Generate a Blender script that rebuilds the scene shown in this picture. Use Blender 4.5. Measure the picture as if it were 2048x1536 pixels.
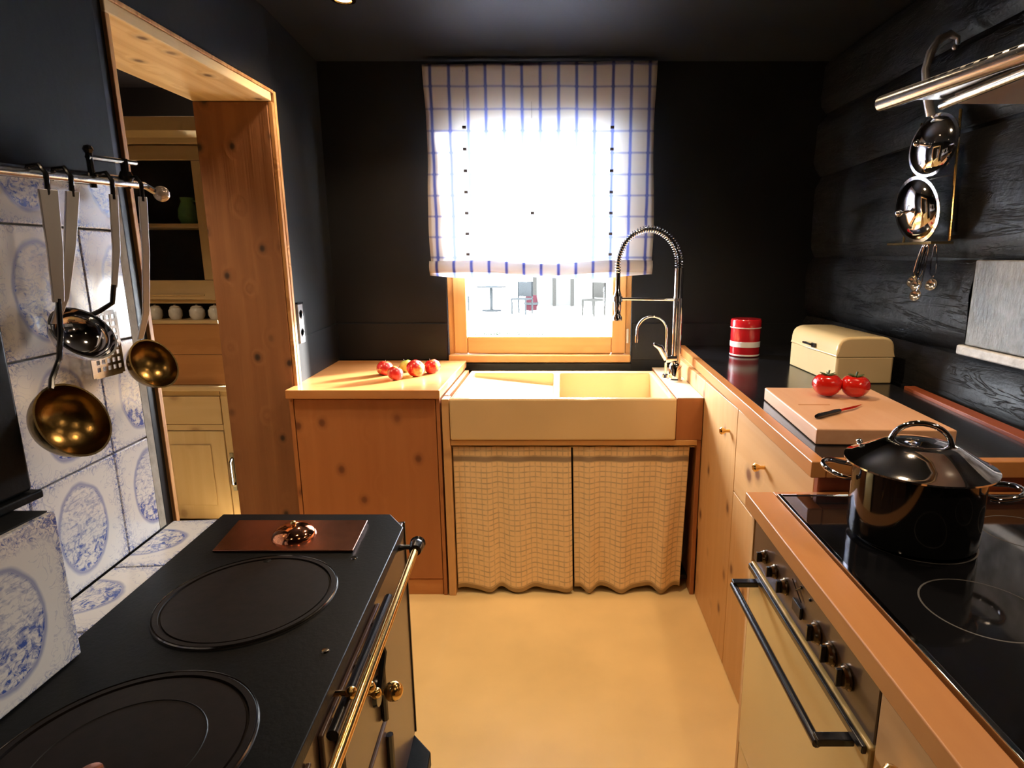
import bpy, bmesh, math, random
from mathutils import Vector, Matrix, Euler
random.seed(7)
SC = bpy.context.scene
for o in list(bpy.data.objects): bpy.data.objects.remove(o)
COL = SC.collection
PI = math.pi
def R(d): return math.radians(d)

# ------------------------------------------------------------ camera, world, lights, exposure
cd = bpy.data.cameras.new('camera'); cam = bpy.data.objects.new('camera', cd); COL.objects.link(cam)
cam.location = (0, 0, 1.41)
cam.rotation_euler = (PI/2 - math.atan(253/1200), 0, 0)
cd.sensor_width = 36; cd.lens = 1200/2048*36; cd.shift_x = -96/2048
cd.clip_start = 0.02
SC.camera = cam
SC.view_settings.view_transform = 'Standard'; SC.view_settings.look = 'None'
SC.view_settings.gamma = 1; SC.view_settings.use_curve_mapping = False
SC.view_settings.exposure = 0.08

W = bpy.data.worlds.new('sky'); SC.world = W; W.use_nodes = True
nt = W.node_tree; nt.nodes.clear()
bg = nt.nodes.new('ShaderNodeBackground'); out = nt.nodes.new('ShaderNodeOutputWorld')
bg.inputs[0].default_value = (0.84, 0.92, 1.0, 1); bg.inputs[1].default_value = 80.0
nt.links.new(bg.outputs[0], out.inputs[0])

def area(name, loc, rot, size, power, col, size_y=None, portal=False, spread=None):
    l = bpy.data.lights.new(name, 'AREA'); l.size = size; l.energy = power; l.color = col
    if size_y: l.shape = 'RECTANGLE'; l.size_y = size_y
    if spread: l.spread = spread
    if portal: l.cycles.is_portal = True
    o = bpy.data.objects.new(name, l); COL.objects.link(o); o.location = loc; o.rotation_euler = rot
    return o
sl = bpy.data.lights.new('low_sun', 'SUN'); sl.energy = 55; sl.angle = R(5); sl.color = (1.0, 0.96, 0.90)
so = bpy.data.objects.new('low_sun', sl); COL.objects.link(so)
so.rotation_euler = Vector((-0.78, -0.62, -0.22)).to_track_quat('-Z', 'Y').to_euler()
def spot(name, loc, power, col, angle=110, rad=0.035, rot=(0, 0, 0), blend=0.6):
    l = bpy.data.lights.new(name, 'SPOT'); l.energy = power; l.color = col
    l.spot_size = R(angle); l.spot_blend = blend; l.shadow_soft_size = rad
    o = bpy.data.objects.new(name, l); COL.objects.link(o); o.location = loc; o.rotation_euler = rot
    return o
WARM = (1.0, 0.73, 0.47)
area('window_portal', (-0.10, 3.15, 1.50), (-PI/2, 0, 0), 0.9, 1, (1, 1, 1), 1.3, portal=True)
# recessed ceiling spots: first just in view, rest added unseen to light the room
CEIL = [(-0.76, 2.335), (0.15, 1.95), (-0.15, 0.9), (0.80, 1.55), (0.75, 0.1), (-0.45, -0.1)]
POW = [30, 46, 8, 18, 16, 6]
for (x, y), p in zip(CEIL, POW): spot('ceiling_spot_light', (x, y, 2.27), p, WARM, 125)
spot('dresser_room_fill', (-1.75, 1.75, 2.2), 45, (1.0, 0.78, 0.52), 120, 0.06)  # unseen lamp added to brighten the dresser room
area('hood_light', (1.02, 0.95, 1.735), (0, 0, 0), 0.05, 2.2, (1.0, 0.75, 0.5))

# ------------------------------------------------------------ node helpers
def mat(name):
    m = bpy.data.materials.new(name); m.use_nodes = True
    n = m.node_tree; p = n.nodes['Principled BSDF']
    return m, n, p
class N:
    def __init__(s, nt): s.t = nt
    def new(s, typ, **k):
        n = s.t.nodes.new('ShaderNode'+typ)
        for a, b in k.items(): setattr(n, a, b)
        return n
    def link(s, a, b): s.t.links.new(a, b)
    def _in(s, sock, v):
        if isinstance(v, (int, float)): sock.default_value = v
        elif isinstance(v, (tuple, list)): sock.default_value = v
        else: s.link(v, sock)
    def m(s, op, a, b=0.0, c=None):
        n = s.new('Math', operation=op); s._in(n.inputs[0], a); s._in(n.inputs[1], b)
        if c is not None: s._in(n.inputs[2], c)
        return n.outputs[0]
    def obj(s): return s.new('TexCoord').outputs['Object']
    def xyz(s, v):
        n = s.new('SeparateXYZ'); s.link(v, n.inputs[0]); return n.outputs
    def comb(s, x, y, z):
        n = s.new('CombineXYZ'); s._in(n.inputs[0], x); s._in(n.inputs[1], y); s._in(n.inputs[2], z); return n.outputs[0]
    def map(s, v, scale=(1, 1, 1), loc=(0, 0, 0), rot=(0, 0, 0)):
        n = s.new('Mapping'); s.link(v, n.inputs[0]); n.inputs['Location'].default_value = loc
        n.inputs['Rotation'].default_value = rot; n.inputs['Scale'].default_value = scale; return n.outputs[0]
    def noise(s, v, scale=5, detail=3, rough=0.5, dist=0.0):
        n = s.new('TexNoise'); s.link(v, n.inputs['Vector']); n.inputs['Scale'].default_value = scale
        n.inputs['Detail'].default_value = detail; n.inputs['Roughness'].default_value = rough
        n.inputs['Distortion'].default_value = dist; return n.outputs['Fac']
    def ramp(s, f, stops, interp='LINEAR'):
        n = s.new('ValToRGB'); s.link(f, n.inputs[0]); e = n.color_ramp.elements
        n.color_ramp.interpolation = interp
        while len(e) < len(stops): e.new(0.5)
        for i, (p, c) in enumerate(stops):
            e[i].position = p; e[i].color = (c, c, c, 1) if isinstance(c, (int, float)) else (*c, 1)
        return n.outputs[0]
    def mix(s, f, a, b, mode='MIX'):
        n = s.new('Mix', data_type='RGBA', blend_type=mode)
        s._in(n.inputs[0], f)
        for i, v in ((6, a), (7, b)):
            if isinstance(v, tuple): n.inputs[i].default_value = (*v, 1) if len(v) == 3 else v
            else: s.link(v, n.inputs[i])
        return n.outputs[2]
    def bump(s, h, strength=0.3, dist=0.01):
        n = s.new('Bump'); n.inputs['Strength'].default_value = strength; n.inputs['Distance'].default_value = dist
        s.link(h, n.inputs['Height']); return n.outputs[0]

def plain(name, col, rough=0.5, metal=0.0, coat=0.0, bump=0, bscale=40, spec=0.5, var=0.0):
    m, t, p = mat(name); n = N(t)
    p.inputs['Base Color'].default_value = (*col, 1); p.inputs['Roughness'].default_value = rough
    p.inputs['Metallic'].default_value = metal; p.inputs['Coat Weight'].default_value = coat
    p.inputs['Coat Roughness'].default_value = 0.08
    p.inputs['Specular IOR Level'].default_value = spec
    v = n.obj()
    f = n.noise(v, bscale, 4)
    if var:
        c = n.mix(n.ramp(f, [(0.3, 0.0), (0.7, 1.0)]), tuple(x*(1-var) for x in col), tuple(min(1, x*(1+var)) for x in col))
        n.link(c, p.inputs['Base Color'])
    if bump: n.link(n.bump(f, bump), p.inputs['Normal'])
    return m

def wood(name, light, dark, knot=(0.15, 0.05, 0.02), axis='z', rough=0.45, gscale=1.0, knots=1.0, coat=0.0, contrast=1.0, spec=0.4, kscale=4.2, bump=0.12, kpl=None):
    """grain runs along `axis` of the object"""
    m, t, p = mat(name); n = N(t)
    oi = n.new('ObjectInfo'); v = n.obj()
    add = n.new('VectorMath', operation='ADD'); n.link(v, add.inputs[0])
    sc = n.new('VectorMath', operation='SCALE'); n.link(n.comb(oi.outputs['Random'], n.m('MULTIPLY', oi.outputs['Random'], 7.3), n.m('MULTIPLY', oi.outputs['Random'], 3.1)), sc.inputs[0]); sc.inputs['Scale'].default_value = 3.0
    n.link(sc.outputs[0], add.inputs[1]); v = add.outputs[0]
    k = {'x': (0.10, 1, 1), 'y': (1, 0.10, 1), 'z': (1, 1, 0.10)}[axis]
    vv = n.map(v, k)
    kk = {'x': (0.8, 1, 1), 'y': (1, 0.8, 1), 'z': (1, 1, 0.8)}[axis]
    kpl = kpl or {'x': 'xz', 'y': 'yz', 'z': 'xz'}[axis]
    vo = n.new('TexVoronoi', voronoi_dimensions='2D'); vo.inputs['Scale'].default_value = kscale*gscale; vo.inputs['Randomness'].default_value = 0.9
    kx = n.xyz(n.map(v, kk)); ii = ['xyz'.index(ch) for ch in kpl]
    n.link(n.comb(kx[ii[0]], kx[ii[1]], 0.0), vo.inputs['Vector']); d = vo.outputs['Distance']
    rn = n.noise(v, 25, 2); d = n.m('ADD', d, n.m('MULTIPLY', n.m('SUBTRACT', rn, 0.5), 0.05))
    near = n.ramp(d, [(0.0, 1.0), (0.30, 0.0)])
    warp = n.noise(vv, 6*gscale, 3, 0.55)
    g = n.new('TexWave', wave_type='BANDS', bands_direction=[ch for ch in kpl if ch != axis][0].upper())
    dv = n.new('VectorMath', operation='ADD'); n.link(vv, dv.inputs[0])
    sv = n.new('VectorMath', operation='SCALE'); n.link(n.comb(n.m('ADD', warp, n.m('MULTIPLY', near, 0.4)), n.m('ADD', warp, n.m('MULTIPLY', near, 0.4)), warp), sv.inputs[0]); sv.inputs['Scale'].default_value = 0.16
    n.link(sv.outputs[0], dv.inputs[1]); n.link(dv.outputs[0], g.inputs['Vector'])
    g.inputs['Scale'].default_value = 4.5*gscale; g.inputs['Distortion'].default_value = 7.0
    g.inputs['Detail'].default_value = 3; g.inputs['Detail Scale'].default_value = 2
    fine = n.noise(n.map(v, tuple(a*a for a in k)), 60*gscale, 3, 0.6)
    f = n.m('ADD', n.m('MULTIPLY', g.outputs['Fac'], 0.35), n.m('MULTIPLY', fine, 0.65))
    f = n.m('ADD', n.m('MULTIPLY', n.m('SUBTRACT', f, 0.5), contrast), 0.5)
    c = n.mix(f, dark, light)
    big = n.noise(vv, 2.2*gscale, 2)
    c = n.mix(n.ramp(big, [(0.35, 0.30), (0.65, 0.0)]), c, dark)
    across = [i for i in ii if 'xyz'[i] != axis][0]
    wn = n.new('TexWhiteNoise', noise_dimensions='1D'); n.link(n.m('FLOOR', n.m('MULTIPLY', n.xyz(v)[across], 9.0*gscale)), wn.inputs['W'])
    c = n.mix(n.m('MULTIPLY', wn.outputs['Value'], 0.45 if knots else 0.15), c, dark)
    if knots:
        kf = n.ramp(d, [(0.0, knots), (0.055, knots*0.85), (0.095, 0.3*knots), (0.17, 0.0)])
        sel = n.ramp(vo.outputs['Color'], [(0.40, 0.0), (0.46, 1.0)])
        c = n.mix(n.m('MULTIPLY', kf, sel), c, knot)
    n.link(c, p.inputs['Base Color']); p.inputs['Roughness'].default_value = rough
    p.inputs['Coat Weight'].default_value = coat; p.inputs['Specular IOR Level'].default_value = spec
    if bump: n.link(n.bump(f, bump, 0.004), p.inputs['Normal'])
    return m

# ------------------------------------------------------------ mesh builder
class MB:
    def __init__(s): s.v = []; s.f = []; s.sm = []
    def add(s, vs, fs, smooth=False):
        b = len(s.v); s.v += [tuple(v) for v in vs]; s.f += [tuple(b+i for i in f) for f in fs]; s.sm += [smooth]*len(fs); return s
    def box(s, x0, x1, y0, y1, z0, z1):
        if x0 > x1: x0, x1 = x1, x0
        if y0 > y1: y0, y1 = y1, y0
        if z0 > z1: z0, z1 = z1, z0
        return s.add([(x0, y0, z0), (x1, y0, z0), (x1, y1, z0), (x0, y1, z0), (x0, y0, z1), (x1, y0, z1), (x1, y1, z1), (x0, y1, z1)],
              [(0, 3, 2, 1), (4, 5, 6, 7), (0, 1, 5, 4), (1, 2, 6, 5), (2, 3, 7, 6), (3, 0, 4, 7)])
    def prism(s, poly, z0, z1, axis='z'):
        a = sum(poly[i][0]*poly[(i+1) % len(poly)][1]-poly[(i+1) % len(poly)][0]*poly[i][1] for i in range(len(poly)))
        if (a < 0) != (axis == 'y'): poly = poly[::-1]
        n = len(poly)
        P = {'z': lambda p, h: (p[0], p[1], h), 'y': lambda p, h: (p[0], h, p[1]), 'x': lambda p, h: (h, p[0], p[1])}[axis]
        vs = [P(p, z0) for p in poly]+[P(p, z1) for p in poly]
        return s.add(vs, [tuple(range(n))[::-1], tuple(range(n, 2*n))]+[(i, (i+1) % n, n+(i+1) % n, n+i) for i in range(n)])
    def tube(s, pts, r, n=10, closed=False, cap=True):
        pts = [Vector(p) for p in pts]; m = len(pts)
        rs = r if isinstance(r, (list, tuple)) else [r]*m
        T = []
        for i in range(m):
            if closed: t = pts[(i+1) % m]-pts[i-1]
            else: t = pts[min(i+1, m-1)]-pts[max(i-1, 0)]
            T.append(t.normalized())
        u = T[0].orthogonal().normalized(); vs = []
        for i in range(m):
            u = (u-T[i]*u.dot(T[i])); u = u.normalized() if u.length > 1e-6 else T[i].orthogonal().normalized()
            w = T[i].cross(u)
            for k in range(n):
                a = 2*PI*k/n; vs.append(pts[i]+(u*math.cos(a)+w*math.sin(a))*rs[i])
        fs = []
        for i in range(m if closed else m-1):
            j = (i+1) % m
            for k in range(n):
                fs.append((i*n+k, i*n+(k+1) % n, j*n+(k+1) % n, j*n+k))
        s.add(vs, fs, True)
        if cap and not closed:
            b = len(s.v)-m*n
            s.f += [tuple(b+k for k in range(n))[::-1], tuple(b+(m-1)*n+k for k in range(n))]; s.sm += [False, False]
        return s
    def lathe(s, prof, c=(0, 0, 0), axis=(0, 0, 1), n=32, squash=1.0, smooth=True):
        """prof: list of (radius, height) from bottom outside..; radius 0 ends close"""
        ax = Vector(axis).normalized(); u = ax.orthogonal().normalized(); w = ax.cross(u); c = Vector(c)
        vs = []; fs = []; rings = []
        for r, h in prof:
            if r < 1e-6: rings.append([len(vs)]); vs.append(c+ax*h)
            else:
                rings.append(list(range(len(vs), len(vs)+n)))
                for k in range(n):
                    a = 2*PI*k/n; vs.append(c+ax*h+(u*math.cos(a)+w*math.sin(a)*squash)*r)
        for a, b in zip(rings, rings[1:]):
            for k in range(n):
                k2 = (k+1) % n
                if len(a) == 1 and len(b) == 1: break
                if len(a) == 1: fs.append((a[0], b[k2], b[k]))
                elif len(b) == 1: fs.append((a[k], a[k2], b[0]))
                else: fs.append((a[k], a[k2], b[k2], b[k]))
        return s.add(vs, fs, smooth)
    def ball(s, c, r, n=16, sz=(1, 1, 1)):
        m = n//2; prof = [(r*math.sin(PI*i/m) if 0 < i < m else 0, -r*math.cos(PI*i/m)) for i in range(m+1)]
        b = len(s.v); s.lathe(prof, (0, 0, 0), n=n)
        s.v[b:] = [(c[0]+x*sz[0], c[1]+y*sz[1], c[2]+z*sz[2]) for x, y, z in s.v[b:]]
        return s
    def grid(s, fn, nu, nv, smooth=True):
        b = [fn(i/nu, j/nv) for j in range(nv+1) for i in range(nu+1)]
        return s.add(b, [(j*(nu+1)+i, j*(nu+1)+i+1, (j+1)*(nu+1)+i+1, (j+1)*(nu+1)+i) for j in range(nv) for i in range(nu)], smooth)

ORG = {}
def root_of(o):
    while o.parent: o = o.parent
    return o
def build(name, mb, m, parent=None, bevel=0, seg=2, solid=0, loc=None, sub=0, auto=True):
    """verts given in world coordinates as if a rotated thing were unrotated about its base"""
    o0 = Vector(loc) if loc else (ORG[root_of(parent).name] if parent else Vector((0, 0, 0)))
    me = bpy.data.meshes.new(name)
    me.from_pydata([Vector(v)-o0 for v in mb.v], [], mb.f); me.update()
    for p, sflag in zip(me.polygons, mb.sm): p.use_smooth = sflag
    me.materials.append(m)
    if any(mb.sm) and not bevel: me.set_sharp_from_angle(angle=R(38))
    o = bpy.data.objects.new(name, me); COL.objects.link(o)
    if parent:
        o.parent = parent
        if loc: o.location = Vector(loc)-ORG[root_of(parent).name]
    else:
        o.location = o0; ORG[o.name] = o0
    if solid:
        d = o.modifiers.new('solidify', 'SOLIDIFY'); d.thickness = solid; d.offset = 0
    if bevel:
        d = o.modifiers.new('bevel', 'BEVEL'); d.width = bevel; d.segments = seg; d.limit_method = 'ANGLE'; d.angle_limit = R(35)
        d.harden_normals = True
        for p in me.polygons: p.use_smooth = True
    if sub:
        d = o.modifiers.new('subd', 'SUBSURF'); d.levels = sub; d.render_levels = sub
    return o
def thing(name, label, cat, loc=(0, 0, 0), rz=0, group=None):
    o = bpy.data.objects.new(name, None); COL.objects.link(o); o.empty_display_size = 0.05
    o.location = loc; o.rotation_euler = (0, 0, rz); ORG[o.name] = Vector(loc)
    o['label'] = label; o['category'] = cat
    if group: o['group'] = group
    return o
def tag(o, label, cat, group=None):
    o['label'] = label; o['category'] = cat
    if group: o['group'] = group
    return o
def struct(name, loc=None, mb=None, m=None, bevel=0):
    if mb: o = build(name, mb, m, bevel=bevel)
    else:
        o = bpy.data.objects.new(name, None); COL.objects.link(o); ORG[o.name] = Vector(loc or (0, 0, 0)); o.location = loc or (0, 0, 0)
    o['kind'] = 'structure'; return o
def copy_thing(root, loc, rz, label):
    c = root.copy(); COL.objects.link(c); c.location = loc; c.rotation_euler = (0, 0, rz); c['label'] = label
    for ch in list(root.children):
        d = ch.copy(); COL.objects.link(d); d.parent = c
        for g in ch.children:
            e = g.copy(); COL.objects.link(e); e.parent = d
    return c

# ------------------------------------------------------------ materials
M = {}
def wall_mat(name, col, rough, bump, sp=0.3):
    m, t, p = mat(name); n = N(t); v = n.obj()
    f = n.noise(v, 3.0, 4); f2 = n.noise(v, 60, 3)
    n.link(n.mix(f, tuple(x*0.8 for x in col), tuple(x*1.2 for x in col)), p.inputs['Base Color'])
    p.inputs['Roughness'].default_value = rough; p.inputs['Specular IOR Level'].default_value = sp; n.link(n.bump(f2, bump, 0.003), p.inputs['Normal']); return m
M['wall'] = wall_mat('charcoal_wall_paint', (0.0075, 0.008, 0.009), 0.45, 0.10)
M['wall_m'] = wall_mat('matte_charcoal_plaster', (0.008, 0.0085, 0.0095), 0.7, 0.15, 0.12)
M['ceil'] = wall_mat('charcoal_ceiling_paint', (0.009, 0.0095, 0.011), 0.5, 0.05)
M['brown'] = wall_mat('dark_brown_plaster', (0.025, 0.015, 0.010), 0.8, 0.2)
M['floor'] = wall_mat('cream_yellow_linoleum', (0.90, 0.655, 0.30), 0.33, 0.03)
PL, PD = (0.62, 0.30, 0.10), (0.44, 0.165, 0.045)
M['pine_z'] = wood('orange_pine_vertical', (0.50, 0.215, 0.075), (0.37, 0.130, 0.040), axis='z', contrast=0.6, kscale=6.0)
M['pine_zl'] = wood('honey_pine_vertical', (0.75, 0.475, 0.22), (0.60, 0.32, 0.12), axis='z', contrast=0.8, kpl='yz', kscale=6.0)
M['pine_yl'] = wood('honey_pine_lengthwise', (0.75, 0.475, 0.22), (0.60, 0.32, 0.12), axis='y', contrast=0.8)
M['pine_x'] = wood('orange_pine_crosswise', (0.62, 0.29, 0.10), (0.47, 0.17, 0.05), axis='x', knots=0)
M['top_x'] = wood('oiled_worktop_wood', (0.66, 0.33, 0.12), (0.50, 0.20, 0.06), axis='x', knots=0, rough=0.28, coat=0.15)
M['edge_y'] = wood('worktop_edge_wood', (0.60, 0.27, 0.085), (0.48, 0.19, 0.055), axis='y', knots=0, rough=0.35, contrast=0.7)
M['red_y'] = wood('reddish_edge_wood', (0.34, 0.085, 0.03), (0.24, 0.055, 0.02), axis='y', knots=0, rough=0.4)
M['win_z'] = wood('window_pine_upright', (0.74, 0.43, 0.16), (0.60, 0.30, 0.095), axis='z', knots=0, contrast=0.7)
M['win_x'] = wood('window_pine_cross', (0.74, 0.43, 0.16), (0.60, 0.30, 0.095), axis='x', knots=0, contrast=0.7)
M['old_z'] = wood('old_timber_upright', (0.33, 0.150, 0.062), (0.22, 0.092, 0.038), knot=(0.025, 0.014, 0.012), axis='z', rough=0.6, contrast=1.4, kscale=7.5, bump=0.3)
M['old_y'] = wood('lit_timber_lintel', (0.90, 0.72, 0.42), (0.66, 0.45, 0.20), knot=(0.10, 0.04, 0.02), axis='y', rough=0.55, contrast=1.9, kscale=6.5, kpl='xy')  # paler than the post; light from below is put into this colour
M['case_z'] = wood('casing_wood', (0.72, 0.42, 0.17), (0.36, 0.16, 0.05), axis='z', rough=0.5, contrast=2.0, gscale=2.0, knots=0.4)
M['dress_z'] = wood('dresser_pine_upright', (0.70, 0.52, 0.30), (0.56, 0.38, 0.19), axis='z', contrast=0.7, knots=0.5)
M['dress_x'] = wood('dresser_pine_cross', (0.70, 0.52, 0.30), (0.56, 0.38, 0.19), axis='x', contrast=0.7, knots=0.5)
M['dress_b'] = wood('dresser_back_boards', (0.50, 0.24, 0.09), (0.36, 0.15, 0.05), axis='x', contrast=0.8, knots=0.7)
M['board'] = wood('cutting_board_wood', (0.70, 0.42, 0.25), (0.58, 0.30, 0.16), axis='y', knots=0, contrast=0.8, rough=0.5)
M['beam'] = wood('dark_ceiling_board', (0.025, 0.013, 0.008), (0.015, 0.008, 0.005), axis='x', knots=0, rough=0.95, spec=0.1)

def black_timber():
    m, t, p = mat('black_painted_timber'); n = N(t); oi = n.new('ObjectInfo'); v = n.obj()
    va = n.new('VectorMath', operation='ADD'); n.link(v, va.inputs[0]); n.link(n.comb(oi.outputs['Random'], oi.outputs['Random'], 0.0), va.inputs[1])
    g = n.noise(n.map(va.outputs[0], (1, 0.12, 1)), 26, 6, 0.65); b = n.noise(va.outputs[0], 9, 4, 0.6)
    cr = n.ramp(n.noise(n.map(va.outputs[0], (1, 0.18, 1.6)), 7, 5, 0.7, 1.2), [(0.485, 0), (0.50, 1), (0.515, 0)])
    h = n.m('ADD', n.m('MULTIPLY', g, 0.5), b); h = n.m('SUBTRACT', h, n.m('MULTIPLY', cr, 0.25))
    n.link(n.mix(b, (0.005, 0.005, 0.006), (0.014, 0.014, 0.014)), p.inputs['Base Color']); p.inputs['Specular IOR Level'].default_value = 0.2
    n.link(n.ramp(g, [(0.3, 0.36), (0.7, 0.6)]), p.inputs['Roughness'])
    n.link(n.bump(h, 0.6, 0.010), p.inputs['Normal']); return m
M['timber'] = black_timber()
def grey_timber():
    m, t, p = mat('mottled_grey_block'); n = N(t); v = n.obj()
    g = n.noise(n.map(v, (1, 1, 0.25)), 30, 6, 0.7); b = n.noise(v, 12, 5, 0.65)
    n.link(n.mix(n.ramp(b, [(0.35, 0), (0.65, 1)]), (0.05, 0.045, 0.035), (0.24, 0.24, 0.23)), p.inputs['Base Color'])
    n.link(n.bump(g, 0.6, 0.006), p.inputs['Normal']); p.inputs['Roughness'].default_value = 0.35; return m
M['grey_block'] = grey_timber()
M['white_edge'] = plain('whitish_edge', (0.6, 0.58, 0.54), 0.5, bump=0.3, var=0.2)

def tile_mat():
    m, t, p = mat('blue_and_white_tile'); n = N(t); v = n.obj(); x, y, z = n.xyz(v)
    oi = n.new('ObjectInfo'); rnd = oi.outputs['Random']
    vr = n.new('VectorMath', operation='ADD'); n.link(v, vr.inputs[0]); n.link(n.comb(rnd, n.m('MULTIPLY', rnd, 5), n.m('MULTIPLY', rnd, 9)), vr.inputs[1]); vv = vr.outputs[0]
    wob = n.m('MULTIPLY', n.m('SUBTRACT', n.noise(vv, 30, 2), 0.5), 0.02)
    d = n.m('SQRT', n.m('ADD', n.m('POWER', n.m('DIVIDE', x, 0.056), 2), n.m('POWER', n.m('DIVIDE', z, 0.076), 2)))
    d = n.m('ADD', d, n.m('MULTIPLY', wob, 6))
    ring = n.ramp(n.m('ABSOLUTE', n.m('SUBTRACT', d, 1.0)), [(0.015, 0.6), (0.09, 0.0)])
    inside = n.m('LESS_THAN', d, 0.97)
    low = n.ramp(n.m('ADD', n.m('MULTIPLY', z, -7.0), 0.42), [(0.2, 0.0), (0.9, 1.0)])
    scr = n.ramp(n.noise(vv, 62, 4, 0.7, 1.5), [(0.47, 0.0), (0.60, 1.0)])
    hat = n.ramp(n.noise(n.map(vv, (0.35, 1, 1)), 95, 3, 0.6, 2.0), [(0.50, 0.0), (0.60, 0.8)])
    scene = n.m('MULTIPLY', inside, n.m('ADD', n.m('MULTIPLY', scr, n.m('ADD', n.m('MULTIPLY', low, 0.85), 0.22)), n.m('MULTIPLY', hat, 0.45)))
    # floral sprays along the joints and in the corners
    ax = n.m('ABSOLUTE', x); az = n.m('ABSOLUTE', z)
    cor = n.m('MAXIMUM', n.ramp(ax, [(0.080, 0.0), (0.098, 1.0)]), n.m('MULTIPLY', n.ramp(az, [(0.085, 0.0), (0.098, 1.0)]), 0.7))
    crn = n.ramp(n.m('ADD', ax, az), [(0.150, 0.0), (0.185, 1.0)])
    fl = n.ramp(n.noise(vv, 85, 4, 0.7, 2.5), [(0.46, 0.0), (0.56, 1.0)])
    scroll = n.ramp(n.m('ABSOLUTE', n.m('SUBTRACT', n.noise(vv, 34, 2, 0.5, 1.6), 0.5)), [(0.0, 0.9), (0.022, 0.0)])
    deco = n.m('MULTIPLY', n.m('ADD', n.m('MULTIPLY', fl, 0.9), n.m('MULTIPLY', scroll, 0.6)), n.m('MAXIMUM', n.m('MULTIPLY', cor, 0.8), crn))
    outer = n.m('MULTIPLY', n.m('MULTIPLY', scroll, n.m('GREATER_THAN', d, 1.25)), 0.35)
    a = n.m('MINIMUM', n.m('ADD', n.m('ADD', n.m('ADD', ring, scene), deco), outer), 1.0)
    n.link(n.mix(a, (0.66, 0.65, 0.62), (0.055, 0.10, 0.34)), p.inputs['Base Color'])
    p.inputs['Roughness'].default_value = 0.13; p.inputs['Specular IOR Level'].default_value = 0.7
    n.link(n.bump(n.noise(vv, 9, 2), 0.12, 0.01), p.inputs['Normal']); return m
M['tile'] = tile_mat()
M['grout'] = plain('grout_and_tile_edge', (0.30, 0.27, 0.22), 0.8, bump=0.3, var=0.2)

M['iron'] = plain('black_cast_iron', (0.005, 0.006, 0.007), 0.40, 0.0, bump=0.04, bscale=160, var=0.2, spec=0.07)
M['iron_ring'] = plain('browned_iron_ring', (0.006, 0.0035, 0.0025), 0.5, 0.0, bump=0.03, bscale=60, var=0.3, spec=0.12)
M['black'] = plain('black_lacquered_metal', (0.008, 0.009, 0.012), 0.22, bump=0.02, coat=0.3)
M['enamel_brown'] = plain('brown_enamel_panel', (0.085, 0.048, 0.032), 0.30, coat=0.3, var=0.15, bscale=6)
M['brass'] = plain('polished_brass', (0.78, 0.50, 0.17), 0.16, 1.0, bump=0.02, bscale=200)
M['brass_sat'] = plain('aged_brass', (0.31, 0.19, 0.06), 0.25, 1.0, bump=0.05, bscale=80, var=0.15)
M['knob_dark'] = plain('dark_bronze_knob', (0.16, 0.11, 0.06), 0.25, 1.0)
M['chrome'] = plain('polished_chrome', (0.80, 0.80, 0.82), 0.06, 1.0, bump=0.004, bscale=30)
M['steel'] = plain('brushed_steel', (0.60, 0.58, 0.55), 0.24, 1.0, bump=0.03, bscale=200)
M['darksteel'] = plain('dark_polished_steel', (0.26, 0.24, 0.22), 0.14, 1.0, bump=0.02)
M['copper'] = plain('copper_sheet', (0.40, 0.17, 0.11), 0.22, 1.0, bump=0.05, bscale=25, var=0.15)
M['copper_b'] = plain('bright_copper', (0.90, 0.36, 0.18), 0.08, 1.0, bump=0.05, bscale=40)
M['ceramic'] = plain('cream_glazed_ceramic', (0.74, 0.53, 0.27), 0.18, coat=0.4, var=0.04, bscale=3)
M['white_cer'] = plain('white_glazed_ceramic', (0.70, 0.68, 0.64), 0.2, coat=0.4, var=0.1)
M['stone'] = plain('black_stone_worktop', (0.012, 0.012, 0.014), 0.16, bump=0.015, bscale=90, var=0.3)
M['glass_hob'] = plain('black_hob_glass', (0.006, 0.006, 0.007), 0.05, bump=0.003, coat=0.5)
M['hob_mark'] = plain('hob_print', (0.10, 0.095, 0.09), 0.25)
M['oven_cream'] = plain('cream_enamel', (0.60, 0.40, 0.15), 0.22, coat=0.5, var=0.03, bscale=3)
M['bin_cream'] = plain('cream_powder_coat', (0.82, 0.64, 0.34), 0.22, coat=0.5, var=0.03, bscale=4)
M['red'] = plain('red_enamel', (0.55, 0.012, 0.02), 0.2, coat=0.5, var=0.05)
M['white_en'] = plain('white_enamel', (0.8, 0.78, 0.75), 0.25, coat=0.3, var=0.03)
M['pot'] = plain('black_pot_enamel', (0.006, 0.006, 0.007), 0.08, coat=0.6, bump=0.003)
M['shadow'] = plain('interior_shade', (0.01, 0.008, 0.007), 0.9, var=0.2)  # near-black colour stands in for shade inside cabinets and oven
M['tomato'] = plain('tomato_skin', (0.62, 0.015, 0.008), 0.16, coat=0.6, var=0.15, bscale=12)
M['calyx'] = plain('green_calyx', (0.05, 0.10, 0.02), 0.6, var=0.3)
M['green'] = plain('green_glaze', (0.18, 0.42, 0.16), 0.25, coat=0.4, var=0.1)
M['socket'] = plain('grey_socket_plastic', (0.22, 0.23, 0.25), 0.3, var=0.05)
M['crystal'] = plain('cut_glass_finial', (0.62, 0.52, 0.44), 0.12, 0.5, bump=0.6, bscale=60, coat=1.0)
M['satin'] = plain('satin_utensil_steel', (0.72, 0.72, 0.74), 0.38, 0.9, bump=0.03, bscale=60)
M['ivory'] = plain('pale_brass_handle', (0.72, 0.66, 0.55), 0.2, 0.8, bump=0.02)
M['hoodlit'] = plain('hood_filter_metal', (0.55, 0.42, 0.33), 0.35, 0.6, bump=0.05, bscale=150)

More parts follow.
